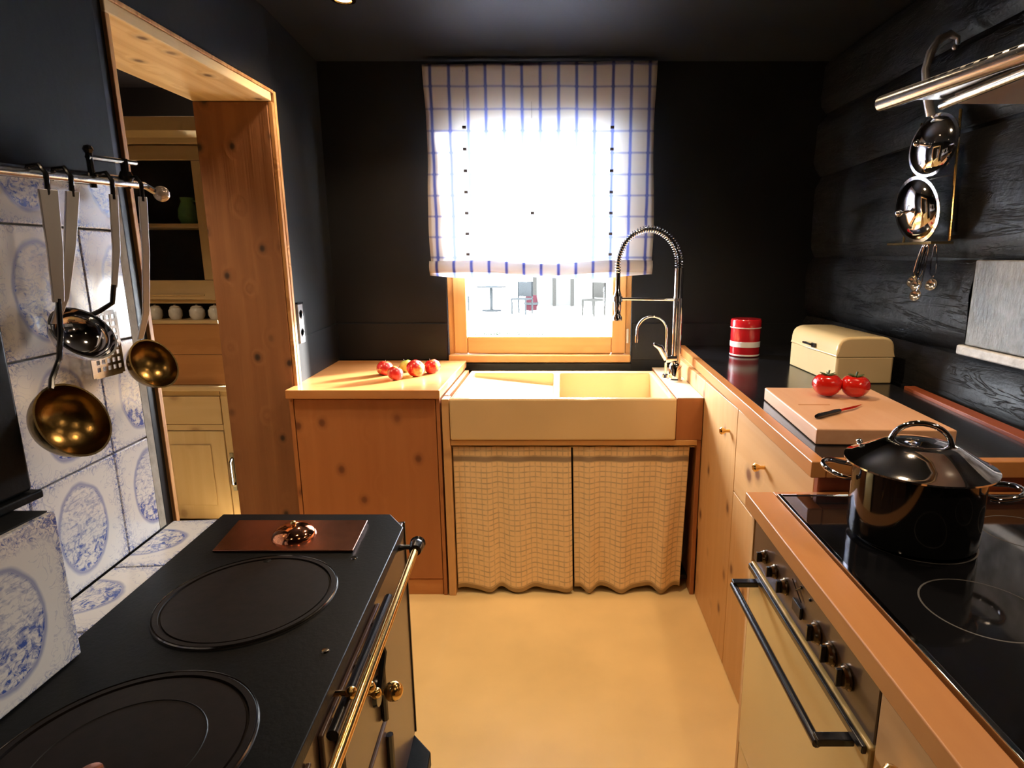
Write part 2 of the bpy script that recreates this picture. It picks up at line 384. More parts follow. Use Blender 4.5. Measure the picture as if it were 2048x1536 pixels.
def apple_mat():
    m, t, p = mat('apple_skin'); n = N(t); oi = n.new('ObjectInfo'); v = n.obj()
    va = n.new('VectorMath', operation='ADD'); n.link(v, va.inputs[0]); n.link(n.comb(oi.outputs['Random'], oi.outputs['Random'], 1.0), va.inputs[1])
    f = n.noise(va.outputs[0], 22, 3, 0.6); g = n.noise(n.map(va.outputs[0], (1, 1, 0.2)), 120, 3)
    n.link(n.mix(n.ramp(n.m('ADD', f, n.m('MULTIPLY', g, 0.15)), [(0.60, 0.0), (0.76, 1.0)]), (0.50, 0.02, 0.018), (0.66, 0.42, 0.10)), p.inputs['Base Color'])
    p.inputs['Roughness'].default_value = 0.25; p.inputs['Coat Weight'].default_value = 0.3; return m
M['apple'] = apple_mat()
M['apple_g'] = plain('green_apple_skin', (0.42, 0.46, 0.08), 0.3, coat=0.3, var=0.2, bscale=20)
M['stalk'] = plain('brown_stalk', (0.08, 0.04, 0.02), 0.8, var=0.2)

def glass_mat():
    m, t, p = mat('window_glass'); n = N(t); t.nodes.remove(p)
    tr = n.new('BsdfTransparent'); gl = n.new('BsdfGlossy'); gl.inputs['Roughness'].default_value = 0.02
    fr = n.new('LayerWeight'); fr.inputs[0].default_value = 0.5; mx = n.new('MixShader')
    n.link(n.m('ADD', n.m('MULTIPLY', n.m('POWER', fr.outputs['Facing'], 5.0), 0.8), 0.04), mx.inputs[0]); n.link(tr.outputs[0], mx.inputs[1]); n.link(gl.outputs[0], mx.inputs[2])
    n.link(mx.outputs[0], t.nodes['Material Output'].inputs[0]); return m
M['glass'] = glass_mat()

def blind_mat():
    m, t, p = mat('blue_check_linen'); n = N(t); t.nodes.remove(p); v = n.obj(); x, y, z = n.xyz(v)
    wob = n.m('MULTIPLY', n.m('SUBTRACT', n.noise(v, 6, 2), 0.5), 0.006)
    fx = n.m('PINGPONG', n.m('ADD', n.m('SUBTRACT', x, 0.0), n.m('ADD', wob, 8.3)), 0.0415)
    fz = n.m('PINGPONG', n.m('ADD', n.m('ADD', z, 9.2), wob), 0.0475)
    lx = n.ramp(fx, [(0.0055, 1.0), (0.0085, 0.0)]); lz = n.ramp(fz, [(0.0028, 0.75), (0.005, 0.0)])
    a = n.m('MINIMUM', n.m('ADD', lx, n.m('MULTIPLY', lz, 1.0)), 1.0)
    weave = n.noise(v, 350, 2)
    c = n.mix(a, (0.62, 0.57, 0.53), (0.035, 0.045, 0.28))
    c = n.mix(n.m('MULTIPLY', weave, 0.15), c, (0.4, 0.38, 0.36))
    df = n.new('BsdfDiffuse'); tl = n.new('BsdfTranslucent'); mx = n.new('MixShader'); mx.inputs[0].default_value = 0.42
    n.link(c, df.inputs[0]); n.link(n.mix(a, (0.85, 0.88, 0.92), (0.38, 0.43, 0.74)), tl.inputs[0])
    n.link(df.outputs[0], mx.inputs[1]); n.link(tl.outputs[0], mx.inputs[2])
    n.link(n.bump(n.noise(v, 14, 3), 0.25, 0.01), df.inputs['Normal'])
    n.link(mx.outputs[0], t.nodes['Material Output'].inputs[0]); return m
M['blind'] = blind_mat()
def curtain_mat():
    m, t, p = mat('small_check_linen'); n = N(t); uv = n.new('UVMap').outputs[0]; x, y, z = n.xyz(uv); v = n.obj()
    wob = n.m('MULTIPLY', n.m('SUBTRACT', n.noise(v, 20, 2), 0.5), 0.003)
    fx = n.m('PINGPONG', n.m('ADD', x, wob), 0.0115); fz = n.m('PINGPONG', n.m('ADD', y, wob), 0.0115)
    brk = n.ramp(n.noise(v, 30, 3), [(0.35, 0.3), (0.6, 1.0)])
    lx = n.m('MULTIPLY', n.ramp(fx, [(0.0006, 0.4), (0.0016, 0.0)]), brk); lz = n.m('MULTIPLY', n.ramp(fz, [(0.0005, 0.6), (0.0013, 0.0)]), brk)
    band = n.m('MAXIMUM', n.ramp(n.m('ABSOLUTE', n.m('SUBTRACT', y, 0.585)), [(0.009, 0.75), (0.014, 0.0)]), n.ramp(y, [(0.016, 0.6), (0.022, 0.0)]))
    a = n.m('MINIMUM', n.m('MAXIMUM', n.m('MAXIMUM', lx, lz), band), 0.9)
    c = n.mix(a, (0.88, 0.66, 0.37), (0.16, 0.12, 0.11))
    n.link(c, p.inputs['Base Color']); p.inputs['Roughness'].default_value = 0.9; p.inputs['Specular IOR Level'].default_value = 0.1
    n.link(n.bump(n.noise(v, 300, 2), 0.2, 0.002), p.inputs['Normal']); return m
M['curtain'] = curtain_mat()
def emit(name, col, s):
    m, t, p = mat(name); p.inputs['Emission Color'].default_value = (*col, 1); p.inputs['Emission Strength'].default_value = s
    n = N(t); n.link(n.mix(n.noise(n.obj(), 5), col, col), p.inputs['Base Color']); return m
M['lamp'] = emit('lamp_lens', (1.0, 0.72, 0.42), 8)

# ------------------------------------------------------------ room shell
YB = 3.03          # window wall
XR = 1.22          # right timber wall
XL = -1.07         # left wall
CZ = 2.30
struct('floor', mb=MB().box(-3.4, 1.6, -1.4, 3.14, -0.05, 0.0).box(-3.4, -1.363, 3.14, 3.5, -0.05, 0.0), m=M['floor'])
struct('ceiling', mb=MB().box(-3.4, 1.6, -1.4, 3.14, CZ, CZ+0.05).box(-3.4, -1.363, 3.14, 3.5, CZ, CZ+0.05), m=M['ceil'])
# back wall with the window opening
WX0, WX1, WZ0, WZ1 = -0.568, 0.362, 0.888, 2.12
b = MB()
b.box(-1.363, WX0, YB, YB+0.11, 0, CZ); b.box(WX1, 1.6, YB, YB+0.11, 0, CZ)
b.box(WX0, WX1, YB, YB+0.11, 0, WZ0); b.box(WX0, WX1, YB, YB+0.11, WZ1, CZ)
struct('wall_back', mb=b, m=M['wall'])
b = MB().box(-1.14, WX0-0.004, YB-0.012, YB, 0.90, 1.085).box(WX1+0.004, XR, YB-0.012, YB, 0.90, 1.085).box(WX0, WX1, YB-0.03, YB, 0.85, WZ0-0.004)
struct('trim_1', mb=b, m=M['wall'], bevel=0.002)
struct('trim_2', mb=MB().prism([(-1.092, 2.46), (-1.08, 2.46), (-1.118, YB-.012), (-1.132, YB-.012)], 0.90, 1.085), m=M['wall'], bevel=0.002)
# left wall with the doorway
DY0, DY1, DZ = 1.555, 2.415, 1.985
b = MB(); b.prism([(-1.363, DY1), (XL-.005, DY1), (-1.13, YB), (-1.363, YB)], 0, CZ)
b.box(-1.363, XL-.005, DY0, DY1, DZ+0.02, CZ); b.box(-1.363, XL-.005, -1.2, DY0, 0, CZ)
struct('wall_left', mb=b, m=M['wall'])
# projecting chimney pier that carries the tiles
PE = Vector((-0.842, 1.197)); PDv = Vector((0.0815, -0.9967)).normalized()   # runs towards the camera
def pier(s, off=0.0):
    q = PE+PDv*s; nrm = Vector((-PDv.y, PDv.x))   # towards the kitchen (+x)
    return (q.x+nrm.x*off, q.y+nrm.y*off)
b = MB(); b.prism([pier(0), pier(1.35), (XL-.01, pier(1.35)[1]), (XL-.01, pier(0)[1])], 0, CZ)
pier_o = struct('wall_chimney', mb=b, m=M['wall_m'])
struct('wall_rear', mb=MB().box(-1.363, 1.6, -1.3, -1.2, 0, CZ), m=M['brown'])
# dresser room beyond the doorway
struct('wall_dresser_room_back', mb=MB().box(-3.4, -1.363, 3.05+.32, 3.5, 0, CZ), m=M['brown'])
struct('wall_dresser_room_left', mb=MB().box(-3.4, -3.3, -1.2, 3.37, 0, CZ), m=M['brown'])
struct('wall_dresser_room_rear', mb=MB().box(-3.3, -1.363, -1.3, -1.2, 0, CZ), m=M['brown'])
cb = struct('trim_3', (-2.3, 2.2, 2.2))
for i in range(6):
    build('board', MB().box(-3.28, -1.37, 0.9+i*0.41, 0.9+i*0.41+0.40, 2.27, 2.295), M['beam'], cb)
# right wall of black timbers
wr = struct('wall_right', (XR+0.03, 1.0, 0)); wr['kind'] = 'structure'
build('backing', MB().box(XR+0.04, 1.6, -1.2, YB, 0, CZ), M['timber'], wr)
def timber(y0, y1, z0, z1, dx=0.0, m='timber', amp=0.010, name='timber'):
    rr = random.Random(int((z0*100+y0*37)*7)); ph = [rr.uniform(0, 6) for _ in range(4)]
    def fn(u, v):
        y = y0+(y1-y0)*u; z = z0+(z1-z0)*v
        e = (1-abs(2*v-1)**6)
        wav = math.sin(y*5+ph[0])*0.3+math.sin(y*13+z*9+ph[1])*0.25+math.sin(z*40+ph[2])*0.2+rr.uniform(-.25, .25)
        zz = z+math.sin(y*4+ph[3])*0.006*(1 if 0 < v < 1 else 1)
        return (XR+0.035+dx-e*0.03+amp*wav*e, y, zz)
    b = MB(); b.grid(lambda u, v: fn(1-u, v), 40, 8)
    return build(name, b, M[m], wr)
rows = [(0.0, 0.42), (0.425, 0.80), (0.805, 1.12), (1.125, 1.405), (1.41, 1.79), (1.795, 2.06), (2.065, 2.30)]
for i, (a, c) in enumerate(rows):
    if i == 3:
        timber(1.803, YB, a, c, 0.0); timber(-1.2, 0.902, a, c)
    else: timber(-1.2, YB, a, c, (0.0, .0, -0.012, 0, 0.004, -0.004, 0)[i])
gb = build('grey_insert', MB().box(XR+.002, XR+.038, 0.905, 1.800, 1.152, 1.403), M['grey_block'], wr, bevel=0.004); gb['label'] = 'mottled pale grey block set into the black timbers'  # mottled grey block and whitish ledge fill a gap in the timber row
build('ledge', MB().box(XR-0.006, XR+0.04, 0.905, 1.825, 1.120, 1.150), M['white_edge'], wr, bevel=0.006)['label'] = 'whitish ledge below the grey block'

# doorway: lintel, old post, casings
d1 = struct('door_1', (-1.2, 2.0, 0))
def plank(name, x0, x1, y0, y1, z0, z1, m, par, bv=0.003): return build(name, MB().box(x0, x1, y0, y1, z0, z1), M[m], par, bevel=bv)
plank('lintel_board', -1.358, XL+0.004, DY0, DY1-.03, DZ-0.01, DZ+0.02, 'old_y', d1)
plank('post', -1.358, XL-0.012, DY1-0.034, DY1-.001, 0, DZ-0.011, 'old_z', d1)
plank('casing_board', XL-0.011, XL+0.004, DY1-0.030, DY1-0.012, 0, DZ-.011, 'case_z', d1, 0.002)
plank('casing_board', XL-0.011, XL+0.006, DY1-0.011, DY1+0.008, 0, DZ+.03, 'case_z', d1, 0.002)
plank('casing_board', XL-0.004, XL+0.006, DY0, DY1-.012, DZ+0.021, DZ+.032, 'case_z', d1, 0.002)
plank('near_casing', -1.358, XL+0.004, DY0-0.001, DY0+0.014, 0, DZ-0.011, 'case_z', d1, 0.002)

# ------------------------------------------------------------ window
w1 = struct('window_1', (-0.10, YB, WZ0))
FY0, FY1 = YB-0.006, YB+0.07
def part(name, args, m, par, bv=0.003, **k): return build(name, MB().box(*args), M[m], par, bevel=bv, **k)
fr = part('window_frame', (WX0+.002, WX0+0.030, FY0+.02, FY1, WZ0, WZ1), 'win_z', w1)
part('window_frame', (WX1-0.028, WX1-.002, FY0+.02, FY1, WZ0, WZ1), 'win_z', w1)
part('window_frame', (WX0+0.031, WX1-0.029, FY0+.02, FY1, WZ1-0.03, WZ1), 'win_x', w1)
part('window_sill', (WX0+0.004, WX1-0.004, YB-0.034, FY1, WZ0, 0.928), 'win_x', w1, 0.008)
SX0, SX1 = WX0+0.032, WX1-0.030
part('sash_stile', (SX0, -0.470, FY0, FY0+0.055, 0.930, WZ1-0.032), 'win_z', w1, 0.006)
part('sash_stile', (0.262, SX1, FY0, FY0+0.055, 0.930, WZ1-0.032), 'win_z', w1, 0.006)
part('sash_rail', (-0.469, 0.261, FY0, FY0+0.055, 0.930, 1.018), 'win_x', w1, 0.006)
part('sash_rail', (-0.469, 0.261, FY0, FY0+0.055, WZ1-0.10, WZ1-0.032), 'win_x', w1, 0.006)
part('pane', (-0.471, 0.263, FY0+0.025, FY0+0.029, 1.016, WZ1-0.098), 'glass', w1, 0)
b = MB().tube([(0.342, YB-0.006, 0.985), (0.342, YB-0.006, 1.05)], 0.006, 10).ball((0.342, YB-.006, 1.052), 0.007, 8)
build('hinge', b, M['white_en'], w1)

# outside: pale terrace, far chairs, table, posts
M['snow'] = plain('pale_gravel', (0.75, 0.76, 0.74), 0.9, var=0.08, bscale=2)
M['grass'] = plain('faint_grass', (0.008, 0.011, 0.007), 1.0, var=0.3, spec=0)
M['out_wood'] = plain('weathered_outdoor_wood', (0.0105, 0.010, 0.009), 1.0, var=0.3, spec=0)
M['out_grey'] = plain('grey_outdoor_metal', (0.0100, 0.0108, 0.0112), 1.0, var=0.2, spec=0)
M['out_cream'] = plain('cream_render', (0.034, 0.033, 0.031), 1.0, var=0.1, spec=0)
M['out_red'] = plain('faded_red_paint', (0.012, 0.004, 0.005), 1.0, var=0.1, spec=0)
struct('ground', mb=MB().box(-40, 40, 3.35, 70, -0.25, -0.2), m=M['snow'])
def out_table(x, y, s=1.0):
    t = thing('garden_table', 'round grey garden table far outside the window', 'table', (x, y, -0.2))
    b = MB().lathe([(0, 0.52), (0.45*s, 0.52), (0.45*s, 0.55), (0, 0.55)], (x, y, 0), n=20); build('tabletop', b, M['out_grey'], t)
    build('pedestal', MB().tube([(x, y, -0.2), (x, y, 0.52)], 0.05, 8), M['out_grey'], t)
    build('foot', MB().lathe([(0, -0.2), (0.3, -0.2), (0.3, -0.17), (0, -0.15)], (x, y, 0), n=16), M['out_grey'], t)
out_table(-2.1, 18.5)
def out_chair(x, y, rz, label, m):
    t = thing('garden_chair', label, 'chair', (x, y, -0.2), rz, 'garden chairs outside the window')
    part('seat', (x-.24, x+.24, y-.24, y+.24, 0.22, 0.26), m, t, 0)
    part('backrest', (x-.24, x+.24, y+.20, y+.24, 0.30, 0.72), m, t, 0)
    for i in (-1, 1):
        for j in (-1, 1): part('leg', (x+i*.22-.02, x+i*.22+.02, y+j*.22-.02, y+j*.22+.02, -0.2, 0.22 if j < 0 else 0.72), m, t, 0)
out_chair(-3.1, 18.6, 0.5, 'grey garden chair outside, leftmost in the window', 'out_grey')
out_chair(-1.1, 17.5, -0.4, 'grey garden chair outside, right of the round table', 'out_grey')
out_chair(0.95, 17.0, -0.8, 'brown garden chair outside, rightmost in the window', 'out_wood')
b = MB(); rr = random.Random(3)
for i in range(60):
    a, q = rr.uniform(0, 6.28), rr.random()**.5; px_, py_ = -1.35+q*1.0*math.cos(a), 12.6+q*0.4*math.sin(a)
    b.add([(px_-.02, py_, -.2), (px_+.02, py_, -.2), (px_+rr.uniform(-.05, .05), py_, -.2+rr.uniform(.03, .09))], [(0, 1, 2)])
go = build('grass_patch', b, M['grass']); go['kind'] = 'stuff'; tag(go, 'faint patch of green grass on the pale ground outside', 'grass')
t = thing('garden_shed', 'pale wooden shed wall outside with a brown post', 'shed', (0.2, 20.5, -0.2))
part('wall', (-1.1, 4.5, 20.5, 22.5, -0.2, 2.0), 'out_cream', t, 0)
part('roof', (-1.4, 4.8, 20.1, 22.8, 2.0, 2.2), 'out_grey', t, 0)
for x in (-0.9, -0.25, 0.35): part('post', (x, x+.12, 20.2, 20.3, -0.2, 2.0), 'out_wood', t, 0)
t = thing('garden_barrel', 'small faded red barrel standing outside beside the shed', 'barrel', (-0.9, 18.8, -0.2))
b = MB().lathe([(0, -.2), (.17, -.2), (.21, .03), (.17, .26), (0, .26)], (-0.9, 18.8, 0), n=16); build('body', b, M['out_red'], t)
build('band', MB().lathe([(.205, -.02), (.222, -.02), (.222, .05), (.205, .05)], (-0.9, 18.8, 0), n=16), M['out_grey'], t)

# ------------------------------------------------------------ roman blind
bl = thing('roman_blind', 'white roman blind with blue checks covering the window', 'blind', (-0.09, 2.945, 1.30))
BX0, BX1 = -0.620, 0.438
BY = 2.945
def blind_fn(u, v):
    z = 1.345+(2.262-1.345)*v; x = BX0+(BX1-BX0)*u
    y = BY+0.006*math.sin(u*9+1)*(1-v)+0.004*math.sin(u*23+v*4)+0.003*math.sin(v*26)
    z += 0.018*u*(v > 0.98)*1.0 + 0.012*math.sin(u*PI)*0.0
    x += 0.006*math.sin(v*7)*(1 if u > .5 else -1)
    if v < 1e-6: z += 0.006*math.sin(u*13)
    return (x, y, z + 0.016*u*max(0, (v-.85)/.15)*(v <= 0.98))
build('fabric', MB().grid(blind_fn, 60, 60), M['blind'], bl, solid=0.001)
def fold_fn(k):
    def fn(u, v):
        x = BX0-0.004+(BX1-BX0+0.008)*u
        sag = 0.012*math.sin(u*PI)+0.006*math.sin(u*11+k*2)
        z = 1.325+k*0.018-sag+v*(0.045+0.01*k)
        y = BY-0.012-k*0.012-0.010*math.sin(v*PI)+0.003*math.sin(u*19+k)
        return (x, y, z)
    return fn
for k in range(2): build('fold', MB().grid(fold_fn(k), 50, 6), M['blind'], bl, solid=0.001)
part('headrail', (BX0+.01, BX1-.01, BY+0.012, BY+0.045, 2.24, 2.268), 'win_x', bl, 0.002)
M['ring'] = plain('dark_cord_ring', (0.05, 0.05, 0.06), 0.5)
for x in (-0.44, -0.13, 0.24):
    b = MB()
    for i in range(7 if x != -0.13 else 2):
        z = 1.995-i*0.095 if x != -0.13 else 1.615-i*.095*3
        b.tube([(x-0.008, BY-0.008, z), (x+0.008, BY-0.008, z)], 0.0065, 8)
    b.tube([(x, BY+0.004, 1.36), (x, BY+0.004, 2.24)], 0.0007, 4)
    build('cord_rings', b, M['ring'], bl)['label'] = 'dark cord with small rings'

# ------------------------------------------------------------ left base cabinet, worktop, apples
CF = 2.322   # front plane of the window-side units
t = thing('base_cabinet', 'orange pine cabinet left of the sink, below the wooden worktop', 'cabinet', (-0.78, 2.66, 0))
part('body', (-1.066, -0.482, CF+0.024, YB-.035, 0.06, 0.862), 'pine_z', t)
part('door', (-1.060, -0.497, CF, CF+0.021, 0.075, 0.858), 'pine_z', t, 0.002)
part('side_post', (-0.494, -0.480, CF-0.002, CF+0.023, 0.0, 0.862), 'pine_z', t, 0.001)
part('side_post', (-1.078, -1.063, CF-0.002, CF+0.023, 0.0, 0.862), 'pine_z', t, 0.001)
part('plinth', (-1.06, -0.497, CF+0.004, CF+0.03, 0.0, 0.071), 'pine_x', t)
b = MB().prism([(-1.082, 2.300), (-0.474, 2.300), (-0.474, YB-.032), (-1.128, YB-.032), (-1.094, 2.445), (-1.082, 2.425)], 0.864, 0.90)
tag(build('worktop', b, M['top_x'], bevel=0.004, loc=(-0.78, 2.66, 0.864)), 'oiled wooden worktop over the left cabinet, apples on it', 'worktop')

def apple(x, y, r, m, lab, tilt):
    t = thing('apple', lab, 'apple', (x, y, 0.9005), random.uniform(0, 6), 'apples on the wooden worktop')
    prof = []
    for i in range(17):
        a = PI*i/16; rad = r*math.sin(a)*(1.0+0.10*math.cos(a+PI)*-1*0.8); h = -r*0.92*math.cos(a)
        if i > 12: h -= (i-12)**2*r*0.018
        if i < 3: h += (3-i)**2*r*0.02
        prof.append((rad if 0 < i < 16 else 0, h))
    off = 0.9005-(x*0)
    zb = min(h for _, h in prof)
    ax = Vector((math.sin(tilt)*0.8, -math.sin(tilt)*.6, math.cos(tilt)))
    c = (x, y, 0.9005-zb*1.0)
    build('fruit', MB().lathe(prof, c, ax, n=24), M[m], t)
    top = Vector(c)+ax*prof[-1][1]
    build('stalk', MB().tube([top-ax*.003, top+ax*0.012+Vector((.003, 0, 0))], 0.0013, 6), M['stalk'], t)
apple(-0.775, 2.615, 0.037, 'apple', 'red apple leftmost of the pile on the wooden worktop', 0.2)
apple(-0.700, 2.508, 0.034, 'apple', 'red and yellow apple nearest the worktop front', 0.5)
apple(-0.699, 2.690, 0.032, 'apple_g', 'yellow-green apple at the back of the pile', 0.3)
apple(-0.632, 2.590, 0.041, 'apple', 'largest red apple, second from the sink', 0.6)
apple(-0.574, 2.655, 0.037, 'apple', 'red apple rightmost of the pile, nearest the sink', 0.35)

# ------------------------------------------------------------ sink, its cabinet, curtains
t = thing('sink_cabinet', 'open pine sink cabinet with curtains hung in its opening', 'cabinet', (0.05, 2.66, 0))
part('side_post', (-0.472, -0.442, CF-0.006, CF+0.055, 0, 0.86), 'pine_zl', t)
part('side_post', (0.553, 0.571, CF+.002, CF+0.08, 0, 0.689), 'pine_z', t)
part('side_panel', (-0.472, -0.452, CF+0.056, 2.93, 0, 0.862), 'pine_z', t)
part('rail', (-0.441, 0.553, CF-0.004, CF+0.02, 0.667, 0.689), 'win_x', t, 0.002)
part('filler_block', (0.466, 0.571, CF-0.002, YB-.035, 0.690, 0.862), 'pine_z', t, 0.002)
M['pale'] = wood('pale_deck_wood', (0.82, 0.70, 0.52), (0.72, 0.58, 0.40), axis='y', knots=0, rough=0.35)
part('deck_board', (0.466, 0.571, CF-0.002, YB-.035, 0.8622, 0.8645), 'pale', t, 0.0005)  # thin pale board over the filler block top
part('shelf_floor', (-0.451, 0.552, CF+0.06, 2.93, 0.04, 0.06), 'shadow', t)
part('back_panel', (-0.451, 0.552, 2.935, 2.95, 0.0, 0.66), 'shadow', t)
build('curtain_wire', MB().tube([(-.441, CF+.022, .655), (.552, CF+.022, .655)], 0.003, 6), M['steel'], t)

def curtain(name, x0, x1, x0b, x1b, waves, ph, label, seed):
    WF = lambda u: u+0.045*math.sin(2*PI*u*1.3+seed)+0.02*math.sin(2*PI*u*3.1+seed*2)
    rr = random.Random(seed); am = [rr.uniform(.5, 1.3) for _ in range(waves+2)]
    NU, NV = 120, 24
    def fn(u, v):
        z = 0.020+(0.657-0.020)*v
        x = (x0b+(x1b-x0b)*u)*(1-v)+(x0+(x1-x0)*u)*v
        i = max(0.0, WF(u)*waves); k = min(int(i), waves); a = am[k]*(1-(i-k))+am[k+1]*(i-k)
        A = (0.007*v+0.010*(1-v))*a
        y = CF+0.010+A*math.sin(2*PI*i+ph)*(0.75+0.25*math.cos(v*3))
        z2 = z-(1-v)*0.016*math.sin(2*PI*i+ph+PI)*a*0.7
        return (x, y, z2)
    b = MB().grid(fn, NU, NV)
    o = build(name, b, M['curtain'], loc=((x0+x1)/2, CF+.01, 0.02))
    me = o.data; uvl = me.uv_layers.new(name='UVMap')
    # cloth-length uv so the checks follow the pleats
    xs = [0.0]
    for i in range(NU):
        p, q = Vector(b.v[12*(NU+1)+i]), Vector(b.v[12*(NU+1)+i+1]); xs.append(xs[-1]+(q-p).length)
    for lp in me.loops:
        i = lp.vertex_index % (NU+1); j = lp.vertex_index//(NU+1); uvl.data[lp.index].uv = (xs[i], 0.637*j/NV)
    sd = o.modifiers.new('solidify', 'SOLIDIFY'); sd.thickness = 0.0012
    tag(o, label, 'curtain', 'cafe curtains under the sink'); return o
curtain('sink_curtain', -0.436, 0.045, -0.436, 0.055, 3, 0.6, 'beige checked curtain under the left half of the sink', 3)
curtain('sink_curtain', 0.052, 0.527, 0.062, 0.512, 3, 2.2, 'beige checked curtain under the right half of the sink', 5)

# farmhouse sink
sk = thing('farmhouse_sink', 'cream ceramic farmhouse sink with two bowls below the window', 'sink', (0.015, 2.62, 0.690))
X0, X1, Y0, Y1, ZT, ZB = -0.440, 0.464, CF-0.012, 2.915, 0.863, 0.6905
xs = [X0, X0+0.024, -0.030, 0.000, X1-0.026, X1]; ys = [Y0, Y0+0.030, Y1-0.045, Y1]
b = bmesh.new()
V = {}
def vt(i, j, z=ZT):
    k = (i, j, round(z, 4))
    if k not in V: V[k] = b.verts.new((xs[i]-0.015, ys[j]-2.62, z-0.690))
    return V[k]
for i in range(5):
    for j in range(3):
        if j == 1 and i in (1, 3):
            if i == 1: zz = [0.838, 0.800, 0.800, 0.838]
            else: zz = [0.715]*4
            c = [(i, j), (i+1, j), (i+1, j+1), (i, j+1)]
            top = [vt(*q) for q in c]; bot = [b.verts.new((xs[q[0]]-0.015, ys[q[1]]-2.62, z-0.690)) for q, z in zip(c, zz)]
            for k in range(4): b.faces.new((top[k], top[(k+1) % 4], bot[(k+1) % 4], bot[k])[::-1])
            b.faces.new(bot)
        else: b.faces.new((vt(i, j), vt(i+1, j), vt(i+1, j+1), vt(i, j+1)))
for i in range(5):
    b.faces.new((vt(i, 0), vt(i, 0, ZB), vt(i+1, 0, ZB), vt(i+1, 0))); b.faces.new((vt(i+1, 3), vt(i+1, 3, ZB), vt(i, 3, ZB), vt(i, 3)))
for j in range(3):
    b.faces.new((vt(0, j+1), vt(0, j+1, ZB), vt(0, j, ZB), vt(0, j))); b.faces.new((vt(5, j), vt(5, j, ZB), vt(5, j+1, ZB), vt(5, j+1)))
b.faces.new([vt(i, 0, ZB) for i in range(5, -1, -1)]+[vt(0, 1, ZB), vt(0, 2, ZB)]+[vt(i, 3, ZB) for i in range(6)]+[vt(5, 2, ZB), vt(5, 1, ZB)])
bmesh.ops.recalc_face_normals(b, faces=b.faces)
me = bpy.data.meshes.new('basin'); b.to_mesh(me); b.free(); me.materials.append(M['ceramic'])
o = bpy.data.objects.new('basin', me); COL.objects.link(o); o.parent = sk
d = o.modifiers.new('bevel', 'BEVEL'); d.width = 0.009; d.segments = 4; d.limit_method = 'ANGLE'; d.angle_limit = R(40); d.harden_normals = True
for p in me.polygons: p.use_smooth = True
build('drain', MB().lathe([(0, .7165), (.042, .7165), (.045, .7185), (.03, .7175), (0, .7170)], (0.22, 2.60, 0), n=24), M['chrome'], sk)

# spring faucet
fc = thing('spring_faucet', 'tall chrome spring faucet standing at the right of the sink', 'faucet', (0.522, 2.66, 0.8625))
FX, FY = 0.520, 2.66
build('base', MB().lathe([(0, .863), (.034, .863), (.034, .872), (.029, .878), (.029, .935), (.022, .945), (0, .945)], (FX, FY, 0), n=24), M['chrome'], fc)
build('column', MB().tube([(FX-.010, FY, .94), (FX-.010, FY, 1.24)], 0.010, 14).tube([(FX+.011, FY, .94), (FX+.011, FY, 1.24)], 0.010, 14).tube([(FX, FY, 1.235), (FX, FY, 1.365)], .0195, 16), M['chrome'], fc)
arc = [(FX-0.134+0.134*math.cos(a), FY, 1.375+0.155*math.sin(a)) for a in [PI*i/28 for i in range(29)]]
hose = [(FX, FY, 1.36)]+arc+[(FX-.268, FY, 1.34), (FX-0.266, FY, 1.22)]
build('hose', MB().tube(hose, 0.007, 8), M['black'], fc)
# helical spring along the arc
L = [Vector(p) for p in [(FX, FY, 1.365)]+arc+[(FX-.268, FY, 1.345)]]
seg = [0.0]
for p, q in zip(L, L[1:]): seg.append(seg[-1]+(q-p).length)
turns, pts = 44, []
for i in range(turns*10+1):
    s_ = seg[-1]*i/(turns*10); k = 0
    while k < len(L)-2 and seg[k+1] < s_: k += 1
    f = (s_-seg[k])/(seg[k+1]-seg[k]); p = L[k].lerp(L[k+1], f); T = (L[k+1]-L[k]).normalized(); B = Vector((0, 1, 0)); Nn = T.cross(B)
    a = 2*PI*i/10; rad = 0.0190*(1-0.42*i/(turns*10)); pts.append(p+Nn*math.cos(a)*rad+B*math.sin(a)*rad)
build('spring', MB().tube(pts, 0.0025, 5), M['chrome'], fc)
build('spray_head', MB().lathe([(0, 1.135), (.020, 1.137), (.021, 1.150), (.013, 1.165), (.016, 1.19), (.016, 1.25), (.010, 1.27), (.009, 1.36), (0, 1.365)], (FX-0.266, FY, 0), n=18), M['chrome'], fc)
build('holder_arm', MB().tube([(FX, FY, 1.228), (FX-.266, FY, 1.232)], 0.0065, 10).lathe([(.017, 1.22), (.021, 1.22), (.021, 1.244), (.017, 1.244)], (FX-.266, FY, 0), n=16), M['chrome'], fc)
build('valve_body', MB().tube([(FX, FY, .965), (FX-.05, FY-.01, .965)], 0.016, 14), M['chrome'], fc)
build('lever', MB().tube([(FX-.045, FY-.012, .965), (FX-.075, FY-.02, 1.02), (FX-.105, FY-.026, 1.035)], [0.012, 0.015, 0.006], 12), M['chrome'], fc)
# small side tap
sp = thing('filter_tap', 'small chrome gooseneck tap beside the spring faucet', 'tap', (0.487, 2.72, 0.8625))
SX, SY = 0.489, 2.735
build('base', MB().lathe([(0, .863), (.016, .863), (.014, .878), (.008, .882), (0, .882)], (SX, SY, 0), n=16), M['chrome'], sp)
sarc = [(SX-0.068+0.068*math.cos(a), SY, 1.080+0.068*math.sin(a)) for a in [PI*i/16 for i in range(17)]]
build('spout', MB().tube([(SX, SY, .88)]+sarc+[(SX-.137, SY, 1.055)], 0.0062, 10), M['chrome'], sp)
build('nozzle', MB().tube([(SX-.137, SY, 1.06), (SX-.137, SY, 1.028)], 0.0085, 10), M['chrome'], sp)

